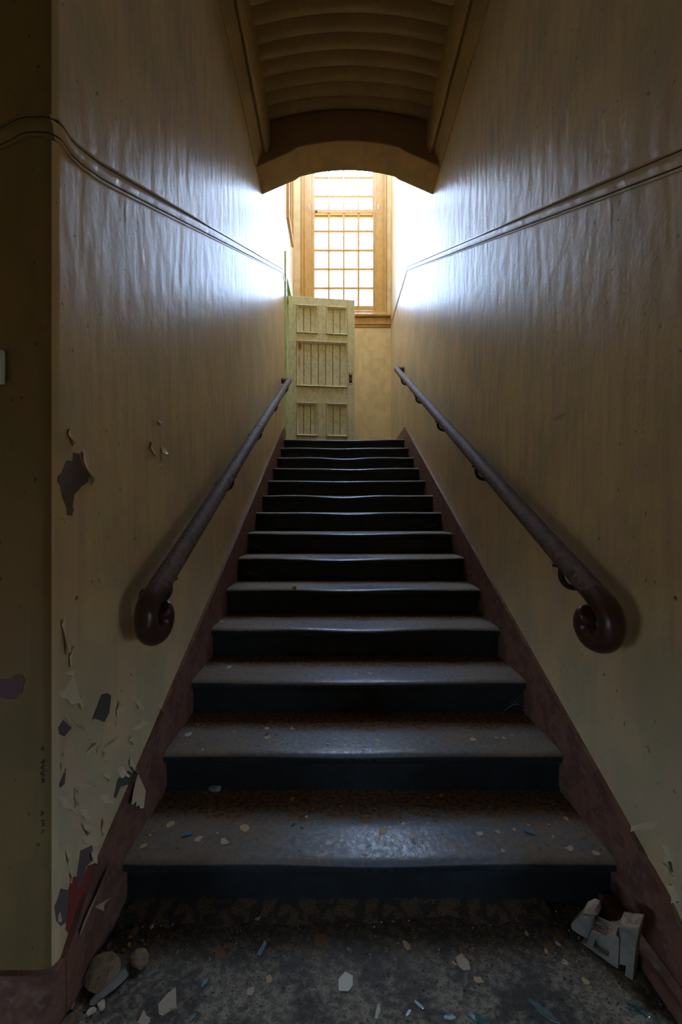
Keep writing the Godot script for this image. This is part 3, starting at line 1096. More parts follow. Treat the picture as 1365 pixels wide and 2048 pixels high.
func build_landing_details() -> void:
	# frame of the side door
	var base := STEPS * RISE - 0.012
	var b := MB.new()
	b.box(P(-0.95, base, 5.21), P(-0.642, 4.60, 5.13), 0.004)
	b.box(P(-0.95, base, 5.24), P(-0.665, 4.56, 5.20), 0.004)
	b.box(P(-0.95, base, 6.06), P(-0.655, 4.60, 5.99), 0.004)
	b.box(P(-0.95, 4.40, 5.995), P(-0.658, 4.60, 5.205), 0.004)
	b.box(P(-0.95, 4.36, 5.995), P(-0.70, 4.41, 5.205), 0.004)
	struct("door_frame", b, M.frame_green, "pale green frame of the side doorway beside the open door", "door frame")
	# small borrowed light high in the left wall
	var w := thing("window_2", "small framed borrowed light high on the left landing wall", "window", P(XL, CH + 3.98, 5.64))
	w.set_meta("kind", "structure")
	for q in [[0.30, 0.0, 1.14, 0.045, 0.035], [0.235, 0.06, 1.06, 0.03, 0.012]]:
		b = MB.new()
		var hz: float = q[0]
		var t: float = q[3]
		var out: float = q[4]
		for bar in [[-hz, q[1], hz, q[1] + t], [-hz, q[2] - t, hz, q[2]], [-hz, q[1] + t, -hz + t, q[2] - t], [hz - t, q[1] + t, hz, q[2] - t]]:
			b.box(Vector3(-0.06, bar[1], bar[0]), Vector3(out, bar[3], bar[2]), 0.003)
		obj("frame", b, M.joinery, w)
	b = MB.new()
	b.box(Vector3(-0.04, 0.05, -0.29), Vector3(-0.03, 1.1, 0.29))
	obj("panel", b, M.wall_dull, w)

# ------------------------------------------------------------------ handrails
func handrail(x: float, wall: float, a: float, m: float, cd: float, dtop: float, side: String) -> void:
	var out := 1.0 if wall < x else -1.0     # away from the wall
	var at := P(wall, CH + a + m * 3.0, 3.0)
	var r := thing("handrail", "round wooden handrail with scrolled end on the %s wall" % side, "handrail", at)
	var off := -at
	var ch := -0.337 if side == "left" else -0.333
	# volute: starts square to the slope and winds under
	var slope := atan(m)
	var n0 := PI / 2.0 + slope
	var c := Vector2(cd, ch)
	var line_h := a + m * cd
	var r0 := (line_h - ch) * cos(slope)
	var start := c + Vector2(cos(n0), sin(n0)) * r0
	# straight run with the return to the wall at the top
	var pts := PackedVector3Array()
	var rad := 0.0335
	var n := 60
	for i in n + 1:
		var d := lerpf(start.x, dtop - 0.04, float(i) / n)
		pts.append(P(x, CH + a + m * d, d) + off)
	for k in range(1, 7):
		var t := PI / 2.0 * k / 6.0
		var d := dtop - 0.04 + sin(t) * 0.035
		pts.append(P(x - out * (1.0 - cos(t)) * 0.035, CH + a + m * (dtop - 0.03) + sin(t) * 0.006, d) + off)
	pts.append(P(wall, CH + a + m * (dtop - 0.03) + 0.008, dtop - 0.003) + off)
	var b := MB.new()
	b.tube(pts, PackedFloat32Array([rad]), 24)
	obj("rail", b, M.rail, r, 60.0).set_meta("label", "dusty chipped brown run of rail")
	pts = PackedVector3Array()
	var rads := PackedFloat32Array()
	pts.append(P(x, CH + a + m * (start.x + 0.04), start.x + 0.04) + off)
	rads.append(rad + 0.0002)
	for k in 49:
		var t := k / 48.0
		var ang := n0 + t * deg_to_rad(300.0)
		var rr := lerpf(r0, 0.047, ss(0.0, 0.5, t)) - 0.011 * t
		pts.append(P(x + out * 0.010 * ss(0.35, 1.0, t), CH + c.y + sin(ang) * rr, c.x + cos(ang) * rr) + off)
		rads.append((rad + 0.0006) * (1.0 - 0.12 * t))
	# rounded tip
	var tip := pts[pts.size() - 1]
	var dir := (tip - pts[pts.size() - 2]).normalized()
	for k in range(1, 6):
		var t := k / 5.0 * 0.97
		pts.append(tip + dir * 0.012 * t)
		rads.append((rad + 0.0006) * 0.88 * sqrt(1.0 - t * t * 0.55))
	b = MB.new()
	b.tube(pts, rads, 26)
	obj("scroll", b, M.scroll, r, 60.0).set_meta("label", "smooth dark brown curled end")
	# brackets
	for d in [1.36, 2.185, 3.01, 3.825, 4.66]:
		var hy: float = a + m * d
		var p := PackedVector3Array()
		p.append(P(x, CH + hy - rad + 0.006, d) + off)
		p.append(P(x, CH + hy - 0.06, d) + off)
		for k in 9:
			var t := PI / 2.0 * k / 8.0
			p.append(P(x - out * (1.0 - cos(t)) * 0.045, CH + hy - 0.065 - sin(t) * 0.045, d) + off)
		p.append(P(wall + out * 0.004, CH + hy - 0.112, d) + off)
		b = MB.new()
		b.tube(p, PackedFloat32Array([0.0095]), 12)
		# saddle under the rail
		b.box(P(x - 0.016, CH + hy - rad - 0.008, d + 0.03) + off, P(x + 0.016, CH + hy - rad + 0.003, d - 0.03) + off, 0.003)
		var br := obj("bracket", b, M.iron, r)
		b = MB.new()
		b.prism(_blob(Vector2(0, 0), 0.03, 0.038, 2, 20, 0.0), P(wall, CH + hy - 0.105, d) + off, Vector3(0, 0, -out), Vector3.UP, 0.007, 0.002)
		obj("wall_plate", b, M.iron, br)
	# joint collar, a little above the fourth bracket
	b = MB.new()
	var jd := 3.95 if side == "right" else 2.9
	b.tube(PackedVector3Array([P(x, CH + a + m * jd, jd) + off, P(x, CH + a + m * (jd + 0.012), jd + 0.012) + off]), PackedFloat32Array([rad + 0.0016]), 24)
	obj("joint", b, M.rail, r)

func build_switch() -> void:
	var o := P(-0.815, CH + 0.341, 0.93)
	var s := thing("light_switch", "white switch plate at the left edge on the return wall", "light switch", o)
	var b := MB.new()
	b.box(Vector3(-0.045, -0.04, 0.0), Vector3(0.045, 0.04, 0.012), 0.004)
	obj("plate", b, M.switch_, s)
	b = MB.new()
	b.box(Vector3(-0.01, -0.016, 0.008), Vector3(0.01, 0.016, 0.018), 0.004)
	obj("rocker", b, M.switch_, s)

# ------------------------------------------------------------------ peeling paint
func patch(parent: Node3D, where: Callable, pts: Array, material: Material, called: String, proud := 0.0012) -> void:
	var w := PackedVector3Array()
	var flat := PackedVector2Array()
	for q in pts:
		w.append(where.call(q[0], q[1]))
		flat.append(Vector2(q[0], q[1]))
	var idx := Geometry2D.triangulate_polygon(flat)
	var b := MB.new()
	var n := Vector3.ZERO
	for k in w.size():
		n += (w[(k + 1) % w.size()] - w[k]).cross(w[(k + 2) % w.size()] - w[k])
	var toward := Vector3(0, CH, 0) - w[0]
	var out := n.normalized()
	if out.dot(toward) < 0.0:
		out = -out
	for k in range(0, idx.size(), 3):
		b.tri_out(w[idx[k]] + out * proud, w[idx[k + 1]] + out * proud, w[idx[k + 2]] + out * proud, w[idx[k]] - out)
	for k in w.size():
		var a := w[k]
		var c := w[(k + 1) % w.size()]
		b.tri(a + out * proud, c + out * proud, c - out * 0.004)
		b.tri(a + out * proud, c - out * 0.004, a - out * 0.004)
	obj(called, b, material, parent)

# a flake of paint that has let go along one edge and curls away from the wall
func curl(parent: Node3D, where: Callable, out: Vector3, h0: Array, h1: Array, f0: Array, f1: Array, lift: float, material: Material) -> void:
	var a: Vector3 = where.call(h0[0], h0[1])
	var b: Vector3 = where.call(h1[0], h1[1])
	var c: Vector3 = where.call(f0[0], f0[1])
	var d: Vector3 = where.call(f1[0], f1[1])
	var r := RandomNumberGenerator.new()
	r.seed = int(h0[0] * 31 + h0[1])
	var rows := []
	for i in 7:
		var t := i / 6.0
		var row := PackedVector3Array()
		for k in 7:
			var s := k / 6.0
			var e := 1.0 + (r.randf_range(-0.22, 0.16) if i == 6 else 0.0)
			var p := a.lerp(b, s).lerp(c.lerp(d, s), t * e)
			row.append(p + out * (0.0008 + 1.7 * lift * (0.75 + 0.5 * sin(s * 3.0 + lift * 300.0)) * pow(t, 1.7)))
		rows.append(row)
	var back := []
	for row in rows:
		var q := PackedVector3Array()
		for p in row:
			q.append(p - out * 0.0007)
		back.append(q)
	var m := MB.new()
	m.grid(rows, false)
	if (m.v[1] - m.v[0]).cross(m.v[2] - m.v[0]).dot(out) < 0.0:
		fix(m)
	var m2 := MB.new()
	m2.grid(back, false)
	if (m2.v[1] - m2.v[0]).cross(m2.v[2] - m2.v[0]).dot(out) > 0.0:
		fix(m2)
	m.v.append_array(m2.v)
	m.uv.append_array(m2.uv)
	for k in 6:   # the torn edge
		m.quad(rows[6][k], rows[6][k + 1], back[6][k + 1], back[6][k])
	obj("paint_curl", m, material, parent)

func scaled(pts: Array, s: float, ox: float, oy: float) -> Array:
	var out := []
	for q in pts:
		out.append([ox + q[0] / s, oy + q[1] / s])
	return out

func build_peeling() -> void:
	var wall := get_node("wall_left")
	var L := func(px, py): return on_side(px, py, XL)
	var R := func(px, py): return on_side(px, py, XR)
	var o := Vector3.RIGHT
	# old coats laid bare
	patch(wall, L, scaled([[300, 385], [350, 400], [390, 520], [440, 590], [435, 655], [380, 690], [310, 770], [295, 880], [305, 900], [290, 965], [245, 955], [240, 890], [200, 790], [185, 700], [155, 650], [160, 600], [195, 570], [240, 460], [295, 460]], 4.55, 80, 820), M.coat, "bare_patch")
	patch(wall, L, scaled([[540, 310], [600, 295], [640, 320], [620, 500], [570, 600], [480, 560], [440, 570], [490, 440]], 5.25, 100, 1330), M.coat_dark, "bare_patch")
	patch(wall, L, scaled([[135, 580], [225, 660], [150, 750], [100, 730], [85, 660]], 5.25, 100, 1330), M.coat, "bare_patch")
	patch(wall, L, scaled([[820, 1110], [900, 1150], [870, 1240], [740, 1280], [690, 1400], [670, 1380], [710, 1200]], 5.25, 100, 1330), M.coat_dark, "bare_patch")
	patch(wall, L, scaled([[165, 1080], [150, 1250], [100, 1290], [95, 1250]], 5.25, 100, 1330), M.coat, "bare_patch")
	patch(wall, L, scaled([[470, 410], [600, 400], [640, 290], [740, 250], [760, 330], [700, 480], [620, 720], [540, 950], [475, 1110], [400, 1000], [415, 750], [430, 540]], 5.565, 60, 1680), M.coat_red, "bare_patch")
	patch(wall, L, scaled([[270, 740], [340, 540], [430, 560], [415, 900], [340, 960], [290, 900]], 5.565, 60, 1680), M.coat, "bare_patch")
	patch(wall, L, scaled([[520, 380], [560, 120], [690, 60], [700, 220], [620, 300], [590, 470], [520, 560]], 5.565, 60, 1680), M.coat, "bare_patch", 0.0014)
	var ret := func(px, py): return on_front(px, py, 0.93)
	patch(wall, ret, scaled([[-300, 980], [190, 960], [270, 880], [390, 880], [440, 960], [400, 1190], [330, 1240], [250, 1320], [80, 1310], [-300, 1180]], 8.9, 0, 1250), M.fascia_dark, "bare_patch")
	# curls: hinge edge, free edge, how far it stands off
	for q in [
		[[130, 1234], [132, 1312], [119, 1240], [121, 1304], 0.014], [[146, 1292], [143, 1334], [138, 1292], [134, 1334], 0.010],
		[[108, 1374], [150, 1352], [121, 1402], [150, 1404], 0.012], [[130, 1426], [153, 1450], [125, 1438], [143, 1459], 0.016],
		[[168, 1386], [168, 1418], [153, 1394], [152, 1420], 0.012], [[237, 1402], [238, 1430], [232, 1408], [229, 1436], 0.010],
		[[268, 1396], [282, 1400], [272, 1414], [276, 1418], 0.013], [[326, 1404], [325, 1428], [313, 1408], [318, 1426], 0.014],
		[[264, 1470], [264, 1488], [254, 1476], [257, 1489], 0.012], [[262, 1512], [275, 1545], [256, 1524], [258, 1547], 0.014],
		[[234, 1536], [248, 1532], [236, 1556], [243, 1553], 0.014],
		[[118, 1590], [135, 1600], [122, 1618], [135, 1629], 0.015], [[148, 1574], [150, 1618], [146, 1580], [144, 1608], 0.012],
		[[158, 1618], [178, 1619], [162, 1636], [166, 1640], 0.013], [[178, 1650], [180, 1674], [159, 1645], [158, 1668], 0.014],
		[[150, 1564], [182, 1568], [152, 1578], [180, 1572], 0.012], [[200, 1590], [220, 1590], [204, 1612], [216, 1608], 0.012],
		[[160, 1672], [192, 1676], [164, 1688], [186, 1694], 0.014], [[206, 1634], [205, 1674], [199, 1646], [201, 1670], 0.010],
		[[206, 1548], [222, 1546], [209, 1560], [216, 1562], 0.008], [[205, 1500], [213, 1520], [200, 1506], [209, 1526], 0.009],
		[[140, 857], [148, 896], [131, 858], [136, 884], 0.012], [[168, 898], [184, 974], [157, 906], [177, 960], 0.012],
		[[323, 890], [334, 900], [320, 906], [331, 911], 0.012], [[300, 884], [312, 908], [296, 884], [304, 912], 0.010],
		[[316, 840], [324, 843], [315, 848], [321, 850], 0.006], [[318, 928], [328, 931], [316, 932], [322, 935], 0.006],
		[[232, 1480], [214, 1500], [228, 1474], [208, 1494], 0.006], [[189, 1490], [175, 1512], [184, 1486], [170, 1506], 0.006],
		[[412, 1216], [420, 1224], [402, 1204], [416, 1228], 0.012], [[262, 1458], [290, 1440], [266, 1462], [296, 1448], 0.005],
		[[118, 1520], [126, 1532], [116, 1530], [122, 1546], 0.010], [[131, 1700], [140, 1708], [128, 1722], [134, 1730], 0.008],
		[[140, 1740], [148, 1736], [134, 1760], [141, 1764], 0.008], [[182, 1700], [194, 1698], [176, 1720], [188, 1724], 0.010],
		[[124, 1345], [150, 1340], [130, 1350], [146, 1352], 0.006], [[268, 1576], [270, 1600], [262, 1580], [260, 1602], 0.008],
	]:
		curl(wall, L, o, q[0], q[1], q[2], q[3], q[4], M.peel)
	# the long strip hanging off the lower left wall and the torn tongue below it
	var S := func(px, py): return on_side(px, py, XL + 0.019)
	curl(wall, S, o, [217, 1733], [161, 1872], [203, 1746], [157, 1864], 0.007, M.peel_pale)
	curl(wall, S, o, [190, 1813], [223, 1794], [198, 1822], [206, 1810], 0.006, M.peel_pale)
	curl(wall, S, o, [276, 1547], [292, 1582], [254, 1606], [285, 1613], 0.008, M.peel)
	# writing scrawled down the corner, too faint to read
	var r := RandomNumberGenerator.new()
	r.seed = 91
	var b := MB.new()
	for q in [[1494, 1502, 3], [1519, 1540, 6], [1542, 1567, 8], [1622, 1632, 4], [1640, 1652, 5], [1662, 1667, 2]]:
		for k in q[2]:
			var y: float = lerpf(q[0], q[1], (k + 0.5) / q[2])
			var x := 85.0 + r.randf_range(-2.5, 2.5)
			var p0: Vector3 = ret.call(x - 2.5, y + r.randf_range(-2, 2))
			var p1: Vector3 = ret.call(x + 2.5, y + r.randf_range(-2, 2))
			b.tube(PackedVector3Array([p0, (p0 + p1) / 2.0 + Vector3(0, 0.001, 0), p1]), PackedFloat32Array([0.0011]), 5)
	obj("pencil_scrawl", b, M.ink, wall)
	# right wall, low down
	var wr := get_node("wall_right")
	for q in [[[1336, 1690], [1346, 1722], [1330, 1690], [1337, 1724], 0.012], [[1326, 1728], [1352, 1758], [1338, 1726], [1345, 1745], 0.010], [[1262, 1652], [1318, 1640], [1264, 1665], [1310, 1656], 0.006], [[1349, 1770], [1362, 1800], [1342, 1772], [1352, 1806], 0.010], [[1300, 1715], [1330, 1782], [1293, 1712], [1322, 1786], 0.006]]:
		curl(wr, R, Vector3.LEFT, q[0], q[1], q[2], q[3], q[4], M.peel)
	for q in [[[1328, 1692], [1334, 1690], [1344, 1728], [1348, 1745], [1342, 1742], [1338, 1726]], [[1341, 1766], [1346, 1772], [1358, 1806], [1352, 1804]], [[1105, 838], [1124, 828], [1139, 824], [1126, 834], [1112, 842]]]:
		patch(wr, R, q, M.coat_dark if q[0][1] > 1000 else M.peel_pale, "bare_patch" if q[0][1] > 1000 else "scrape", 0.0008)

# ------------------------------------------------------------------ debris
var flakes := []
func flake_mesh(s: int) -> Mesh:      # a torn chip about 1 across, slightly dished
	var r := RandomNumberGenerator.new()
	r.seed = s * 131 + 17
	var n := r.randi_range(5, 8)
	var rim := PackedVector3Array()
	var bend := r.randf_range(-0.35, 0.5)
	for k in n:
		var a := TAU * (k + r.randf_range(-0.3, 0.3)) / n
		var m := r.randf_range(0.3, 0.58)
		var x := cos(a) * m
		var z := sin(a) * m * r.randf_range(0.55, 0.95)
		rim.append(Vector3(x, 0.04 + maxf(0.0, bend * x * x * 1.4 + 0.05 * sin(a * 2.0)), z))
	var b := MB.new()
	var c := Vector3(0.02, 0.05, 0.0)
	var dn := Vector3(0, 0.035, 0)
	for k in n:
		var p := rim[k]
		var q := rim[(k + 1) % n]
		b.tri_out(c, p, q, c - Vector3.UP)
		b.tri_out(c - dn, p - dn, q - dn, c + Vector3.UP)
		b.tri_out(p, q, q - dn, Vector3.ZERO)
		b.tri_out(p, q - dn, p - dn, Vector3.ZERO)
	return b.mesh(25.0)

func lump(rx: float, ry: float, rz: float, s: int, cuts := 7) -> MB:
	var r := RandomNumberGenerator.new()
	r.seed = s
	var planes := []
	for k in cuts:
		planes.append([Vector3(r.randf_range(-1, 1), r.randf_range(-0.6, 1), r.randf_range(-1, 1)).normalized(), r.randf_range(0.62, 0.85)])
	var b := MB.new()
	var rows := []
	for i in 13:
		var th := PI * i / 12.0
		var row := PackedVector3Array()
		for k in 21:
			var ph := TAU * (k % 20) / 20.0
			var p := Vector3(sin(th) * cos(ph), cos(th), sin(th) * sin(ph))
			for q in planes:
				var e: float = p.dot(q[0]) - q[1]
				if e > 0.0:
					p -= q[0] * e
			var jit := 1.0 + 0.05 * sin(p.x * 13.0 + s) * cos(p.z * 11.0 + p.y * 9.0)
			row.append(Vector3(p.x * rx, p.y * ry, p.z * rz) * jit)
		rows.append(row)
	b.grid(rows, false)
	return b

func drop(called: String, mesh_: Mesh, material: Material, at: Vector3, size: Vector3, turn: float, label: String, category: String, group := "") -> MeshInstance3D:
	var o := put(called, mesh_, material)
	o.position = at
	o.rotation.y = turn
	o.scale = size
	tag(o, label, category, group)
	return o

func step_y(i: int) -> float:
	return i * RISE

func surface_y(at: Vector3, i: int) -> float:
	if i == 0:
		return 0.0
	var t := -at.z - (D1 + (i - 1) * GO)
	var share := clampf((0.2 - t) / 0.15, 0.0, 1.0)
	return i * RISE - nose(at.x, i) * share

func build_debris() -> void:
	for k in 12:
		flakes.append(flake_mesh(k))
	# flakes one can tell apart: [x, y in the photograph, step, size in m, material, label]
	var list := [
		[308, 1838, 0, 0.062, "brown", "broad brown dirt-stained chip close to the first riser, left of centre"],
		[372, 1828, 0, 0.04, "brown", "rounded brown chip in the dirt right of the broad stained chip"],
		[267, 1867, 0, 0.04, "brown", "brown chip on the hall floor near the left string"],
		[518, 1833, 0, 0.03, "cream", "pointed tan chip standing in the dirt under the first step"],
		[605, 1841, 0, 0.034, "cream", "folded tan chip in the dirt near the middle of the first riser"],
		[644, 1882, 0, 0.06, "brown", "crumpled brown scrap on the dirt below the first step's middle"],
		[438, 1908, 0, 0.062, "brown", "ragged brown flake at the edge of the dark dirt strip"],
		[333, 2008, 0, 0.075, "pale", "large pinkish plaster flake near the bottom edge, left of centre"],
		[330, 2003, 0, 0.022, "pale", "small pale chip lying on the large pinkish flake"],
		[288, 2040, 0, 0.042, "pale", "square pinkish flake at the very bottom edge of the floor"],
		[538, 1959, 0, 0.028, "cream", "yellow drop-shaped flake on the floor left of the bright glass"],
		[501, 1984, 0, 0.03, "pale", "narrow pink sliver below the yellow drop-shaped flake"],
		[318, 1954, 0, 0.03, "grey", "thin grey chip beside the rounded stone"],
		[377, 1984, 0, 0.026, "grey", "cluster-sized grey chip on the floor, left of centre"],
		[815, 1891, 0, 0.034, "cream", "square tan chip in the dirt right of centre"],
		[926, 1929, 0, 0.056, "pale", "wide pale flake on the floor right of centre"],
		[1119, 1873, 0, 0.046, "brown", "dark brown flake left of the broken moulding"],
		[1097, 1891, 0, 0.042, "brown", "flat brown flake below the dark one by the broken moulding"],
		[1131, 1924, 0, 0.03, "pale", "rounded pale flake in front of the broken moulding"],
		[1158, 1921, 0, 0.022, "pale", "narrow pale flake just right of the rounded one"],
		[963, 1938, 0, 0.022, "grey", "grey chip right of the wide pale flake"],
		[958, 1960, 0, 0.03, "cream", "tan scrap on the floor below the wide pale flake"],
		[1172, 1963, 0, 0.028, "cream", "tan chip below the broken moulding"],
		[341, 1648, 1, 0.044, "cream", "large tan flake near the left end of the first step"],
		[397, 1677, 1, 0.04, "pale", "square pale flake on the first step, left of centre"],
		[287, 1691, 1, 0.032, "cream", "tan flake at the front left of the first step"],
		[449, 1686, 1, 0.042, "pale", "crumbled pale flakes near the front edge of the first step"],
		[490, 1654, 1, 0.05, "cream", "heap-like tan flake on the left half of the first step"],
		[766, 1655, 1, 0.062, "cream", "largest torn tan flake, mid first step"],
		[827, 1668, 1, 0.034, "cream", "triangular tan flake right of the largest torn one"],
		[961, 1669, 1, 0.04, "pale", "curled pale flake on the right half of the first step"],
		[997, 1664, 1, 0.024, "pale", "small round pale flake beside the curled one"],
		[1029, 1659, 1, 0.022, "pale", "square pale chip on the right of the first step"],
		[1140, 1696, 1, 0.034, "pale", "long pale flake near the right front of the first step"],
		[1193, 1706, 1, 0.032, "cream", "tan flake at the front right corner of the first step"],
		[1007, 1702, 1, 0.022, "cream", "small tan flake at the front edge, right of centre on the first step"],
		[1134, 1638, 1, 0.032, "cream", "tan flake at the right end of the first step's back"],
		[807, 1645, 1, 0.026, "pale", "curved pale flake behind the triangular one"],
		[1077, 1622, 1, 0.042, "brown", "brown flake in the dirt at the right back of the first step"],
		[773, 1617, 1, 0.05, "brown", "brown flake in the dirt at the middle back of the first step"],
		[366, 1610, 1, 0.06, "brown", "wide brown flake in the dirt at the left back of the first step"],
		[692, 1581, 1, 0.05, "brown", "orange-brown chip against the riser behind the first step"],
		[585, 1597, 1, 0.032, "cream", "tan chip in the dirt behind the middle of the first step"],
		[606, 1592, 1, 0.03, "brown", "brown chip just right of the tan chip in the dirt"],
		[376, 1470, 2, 0.05, "pale", "long pale flake at the left end of the second step"],
		[384, 1463, 2, 0.036, "grey", "grey flake lying against the long pale one"],
		[535, 1475, 2, 0.034, "cream", "tan flake below the red sliver on the second step"],
		[534, 1457, 2, 0.036, "pale", "pale flake behind the red sliver on the second step"],
		[584, 1457, 2, 0.034, "cream", "tan flake near the middle of the second step"],
		[467, 1442, 2, 0.046, "brown", "brown flake in the dirt at the left back of the second step"],
		[484, 1446, 2, 0.04, "brown", "smaller brown flake beside the one at the left back"],
		[945, 1478, 2, 0.036, "cream", "bright tan flake on the right half of the second step"],
		[755, 1479, 2, 0.04, "cream", "ragged tan flake at the middle of the second step"],
		[1052, 1469, 2, 0.05, "grey", "long grey-brown leaf at the right end of the second step"],
		[1009, 1476, 2, 0.026, "pale", "small pale flake beside the grey-brown leaf"],
		[920, 1430, 2, 0.04, "brown", "brown flake against the riser at the right of the second step"],
		[1010, 1438, 2, 0.05, "brown", "wide brown flake in the right back corner of the second step"],
		[458, 1335, 3, 0.05, "pale", "pale flake at the left end of the third step"],
		[712, 1346, 3, 0.042, "cream", "tan flake at the middle of the third step"],
		[741, 1344, 3, 0.036, "cream", "tan flake right of the one at the middle of the third step"],
		[756, 1320, 3, 0.045, "brown", "brown flake against the riser behind the third step"],
		[447, 1334, 3, 0.03, "grey", "grey chip at the left end of the third step"],
		[1020, 1340, 3, 0.05, "grey", "grey scrap in the right corner of the third step"],
		[615, 1245, 4, 0.06, "grey", "thin grey sliver on the middle of the fourth step"],
		[444, 1243, 4, 0.04, "pale", "pale flake at the left end of the fourth step"],
	]
	for k in list.size():
		var q = list[k]
		var at := on_level(q[0], q[1], step_y(q[2]))
		at.y = surface_y(at, q[2])
		var s: float = q[3] * 0.85
		drop("paint_flake", flakes[(k * 5) % 12], M["flake_" + q[4]], at, Vector3(s, minf(s * 0.6, 0.02), s), k * 2.399, q[5], "paint flake", "paint flakes on the stairs and floor")
	var red := MB.new()
	red.tube(PackedVector3Array([Vector3(-0.012, 0.004, 0), Vector3(0, 0.006, 0.001), Vector3(0.012, 0.004, 0)]), PackedFloat32Array([0.002, 0.003, 0.0015]), 8)
	var rat := on_level(534, 1471, step_y(2))
	rat.y = surface_y(rat, 2) + 0.003
	drop("plastic_sliver", red.mesh(), M.flake_red, rat, Vector3.ONE, 1.2, "small red plastic sliver on the second step", "plastic scrap")
	# grey-blue tubes
	for q in [[374, 1671, 1, 0.3, "grey-blue tube stub on the left of the first step"], [1060, 1666, 1, -0.5, "grey-blue tube stub on the right of the first step"], [525, 1900, 0, 1.2, "grey tube stub on the hall floor near the middle"]]:
		var t := MB.new()
		t.tube(PackedVector3Array([Vector3(-0.016, 0.005, 0), Vector3(0.016, 0.005, 0)]), PackedFloat32Array([0.005]), 10)
		var at := on_level(q[0], q[1], step_y(q[2]))
		at.y = surface_y(at, q[2])
		drop("tube_stub", t.mesh(), M.blue, at, Vector3.ONE, q[3], q[4], "tube stub", "tube stubs")
	# glass
	var gl := [
		[692, 1966, 0, 0.05, 0.055, "bright pale glass fragment at the middle of the hall floor", true],
		[1090, 2026, 0, 0.085, 0.02, "long blue-green glass splinter on the floor at lower right", false],
		[839, 2012, 0, 0.03, 0.009, "thin glass splinter right of the bright fragment", false],
		[900, 2037, 0, 0.036, 0.014, "glass splinter at the bottom edge, right of centre", false],
		[756, 2024, 0, 0.036, 0.013, "upright-looking glass splinter below the bright fragment", false],
		[960, 2041, 0, 0.06, 0.022, "wide glass splinter at the bottom edge by the long splinter", false],
		[817, 2028, 0, 0.022, 0.01, "tiny glass splinter beneath the thin one", false],
		[1277, 2019, 0, 0.05, 0.016, "blue-green glass splinter by the ledge at lower right", false],
		[409, 1968, 0, 0.022, 0.013, "small blue glass chip on the floor, left of centre", false],
		[386, 2037, 0, 0.022, 0.01, "blue glass chip at the bottom edge, left of centre", false],
		[828, 1682, 1, 0.017, 0.01, "glass chip below the triangular flake on the first step", false],
		[845, 1682, 1, 0.016, 0.008, "dark glass chip just right of the other on the first step", false],
		[588, 1650, 1, 0.02, 0.009, "blue glass chip on the left half of the first step", false],
		[604, 1655, 1, 0.016, 0.01, "small blue glass chip right of its neighbour on the first step", false],
		[657, 1487, 2, 0.02, 0.012, "glass chip at the middle of the second step", false],
	]
	for k in gl.size():
		var q = gl[k]
		var r := RandomNumberGenerator.new()
		r.seed = 300 + k
		var poly := PackedVector2Array()
		for a in [0.3, 1.3, 2.6, 3.6, 4.7, 5.6]:
			var e: float = r.randf_range(0.72, 1.1)
			poly.append(Vector2(cos(a) * q[3] * 0.5 * e, sin(a) * q[4] * 0.5 * e))
		var b := MB.new()
		b.prism(poly, Vector3.ZERO, Vector3.RIGHT, Vector3(0, 0, -1), 0.003, 0.0006)
		var at := on_level(q[0], q[1], step_y(q[2]))
		at.y = surface_y(at, q[2]) + 0.001
		drop("glass_shard", b.mesh(20.0), M.cord if q[6] else M.shard, at, Vector3.ONE, [0.3, -0.75, -0.6, 0.1, 1.2, -0.4, 0.8, -0.8, 1.0, 1.1, 0.2, 1.4, 0.8, -0.9, 0.1][k], q[5], "glass shard", "broken glass")
	# rubble by the left string
	var st := [
		[202, 1958, 0.054, 0.02, 0.046, 43, "large flat slab of pinkish plaster against the left skirting", "stone"],
		[275, 1926, 0.031, 0.019, 0.024, 57, "rounded brown stone beside the large plaster slab", "stone"],
		[222, 1975, 0.05, 0.008, 0.02, 59, "thin edge of plaster lying under the front of the slab", "flake_grey"],
		[196, 1998, 0.012, 0.006, 0.009, 63, "small tan lump in front of the plaster slab", "stone"],
		[203, 2014, 0.013, 0.008, 0.01, 66, "angular grey lump below the small tan one", "flake_pale"],
		[184, 2026, 0.013, 0.007, 0.008, 67, "pale square lump near the bottom left", "flake_pale"],
		[146, 2042, 0.014, 0.006, 0.008, 69, "orange-brown lump at the bottom left by the skirting", "flake_brown"],
		[141, 2014, 0.013, 0.006, 0.009, 70, "pale lump at the foot of the left skirting", "stone"],
		[430, 1581, 0.03, 0.012, 0.013, 71, "grey lump in the left back corner of the first step", "flake_grey"],
		[588, 1157, 0.022, 0.016, 0.016, 73, "tan crumpled lump on the fifth step against the riser", "flake_cream"],
		[287, 1480, 0.01, 0.007, 0.008, 74, "", ""],
	]
	for q in st:
		if q[6] == "":
			continue
		var lev: int = {430: 1, 588: 5}.get(q[0], 0)
		var at := on_level(q[0], q[1], step_y(lev))
		if lev == 5:
			at = P((588.0 - CX) * 2.33 / F, step_y(5), 2.33)
		at.y = surface_y(at, lev) + q[3] * 0.62
		var b := lump(q[2], q[3], q[4], q[5])
		drop("rubble_lump", b.mesh(24.0), M[q[7]], at, Vector3.ONE, 0.5 + q[5] * 0.7, q[6], "rubble", "lumps of rubble")
	var crumb := [lump(1, 0.7, 0.8, 101, 8).mesh(24.0), lump(1, 0.6, 0.9, 102, 8).mesh(24.0), lump(0.9, 0.8, 1, 103, 8).mesh(24.0)]
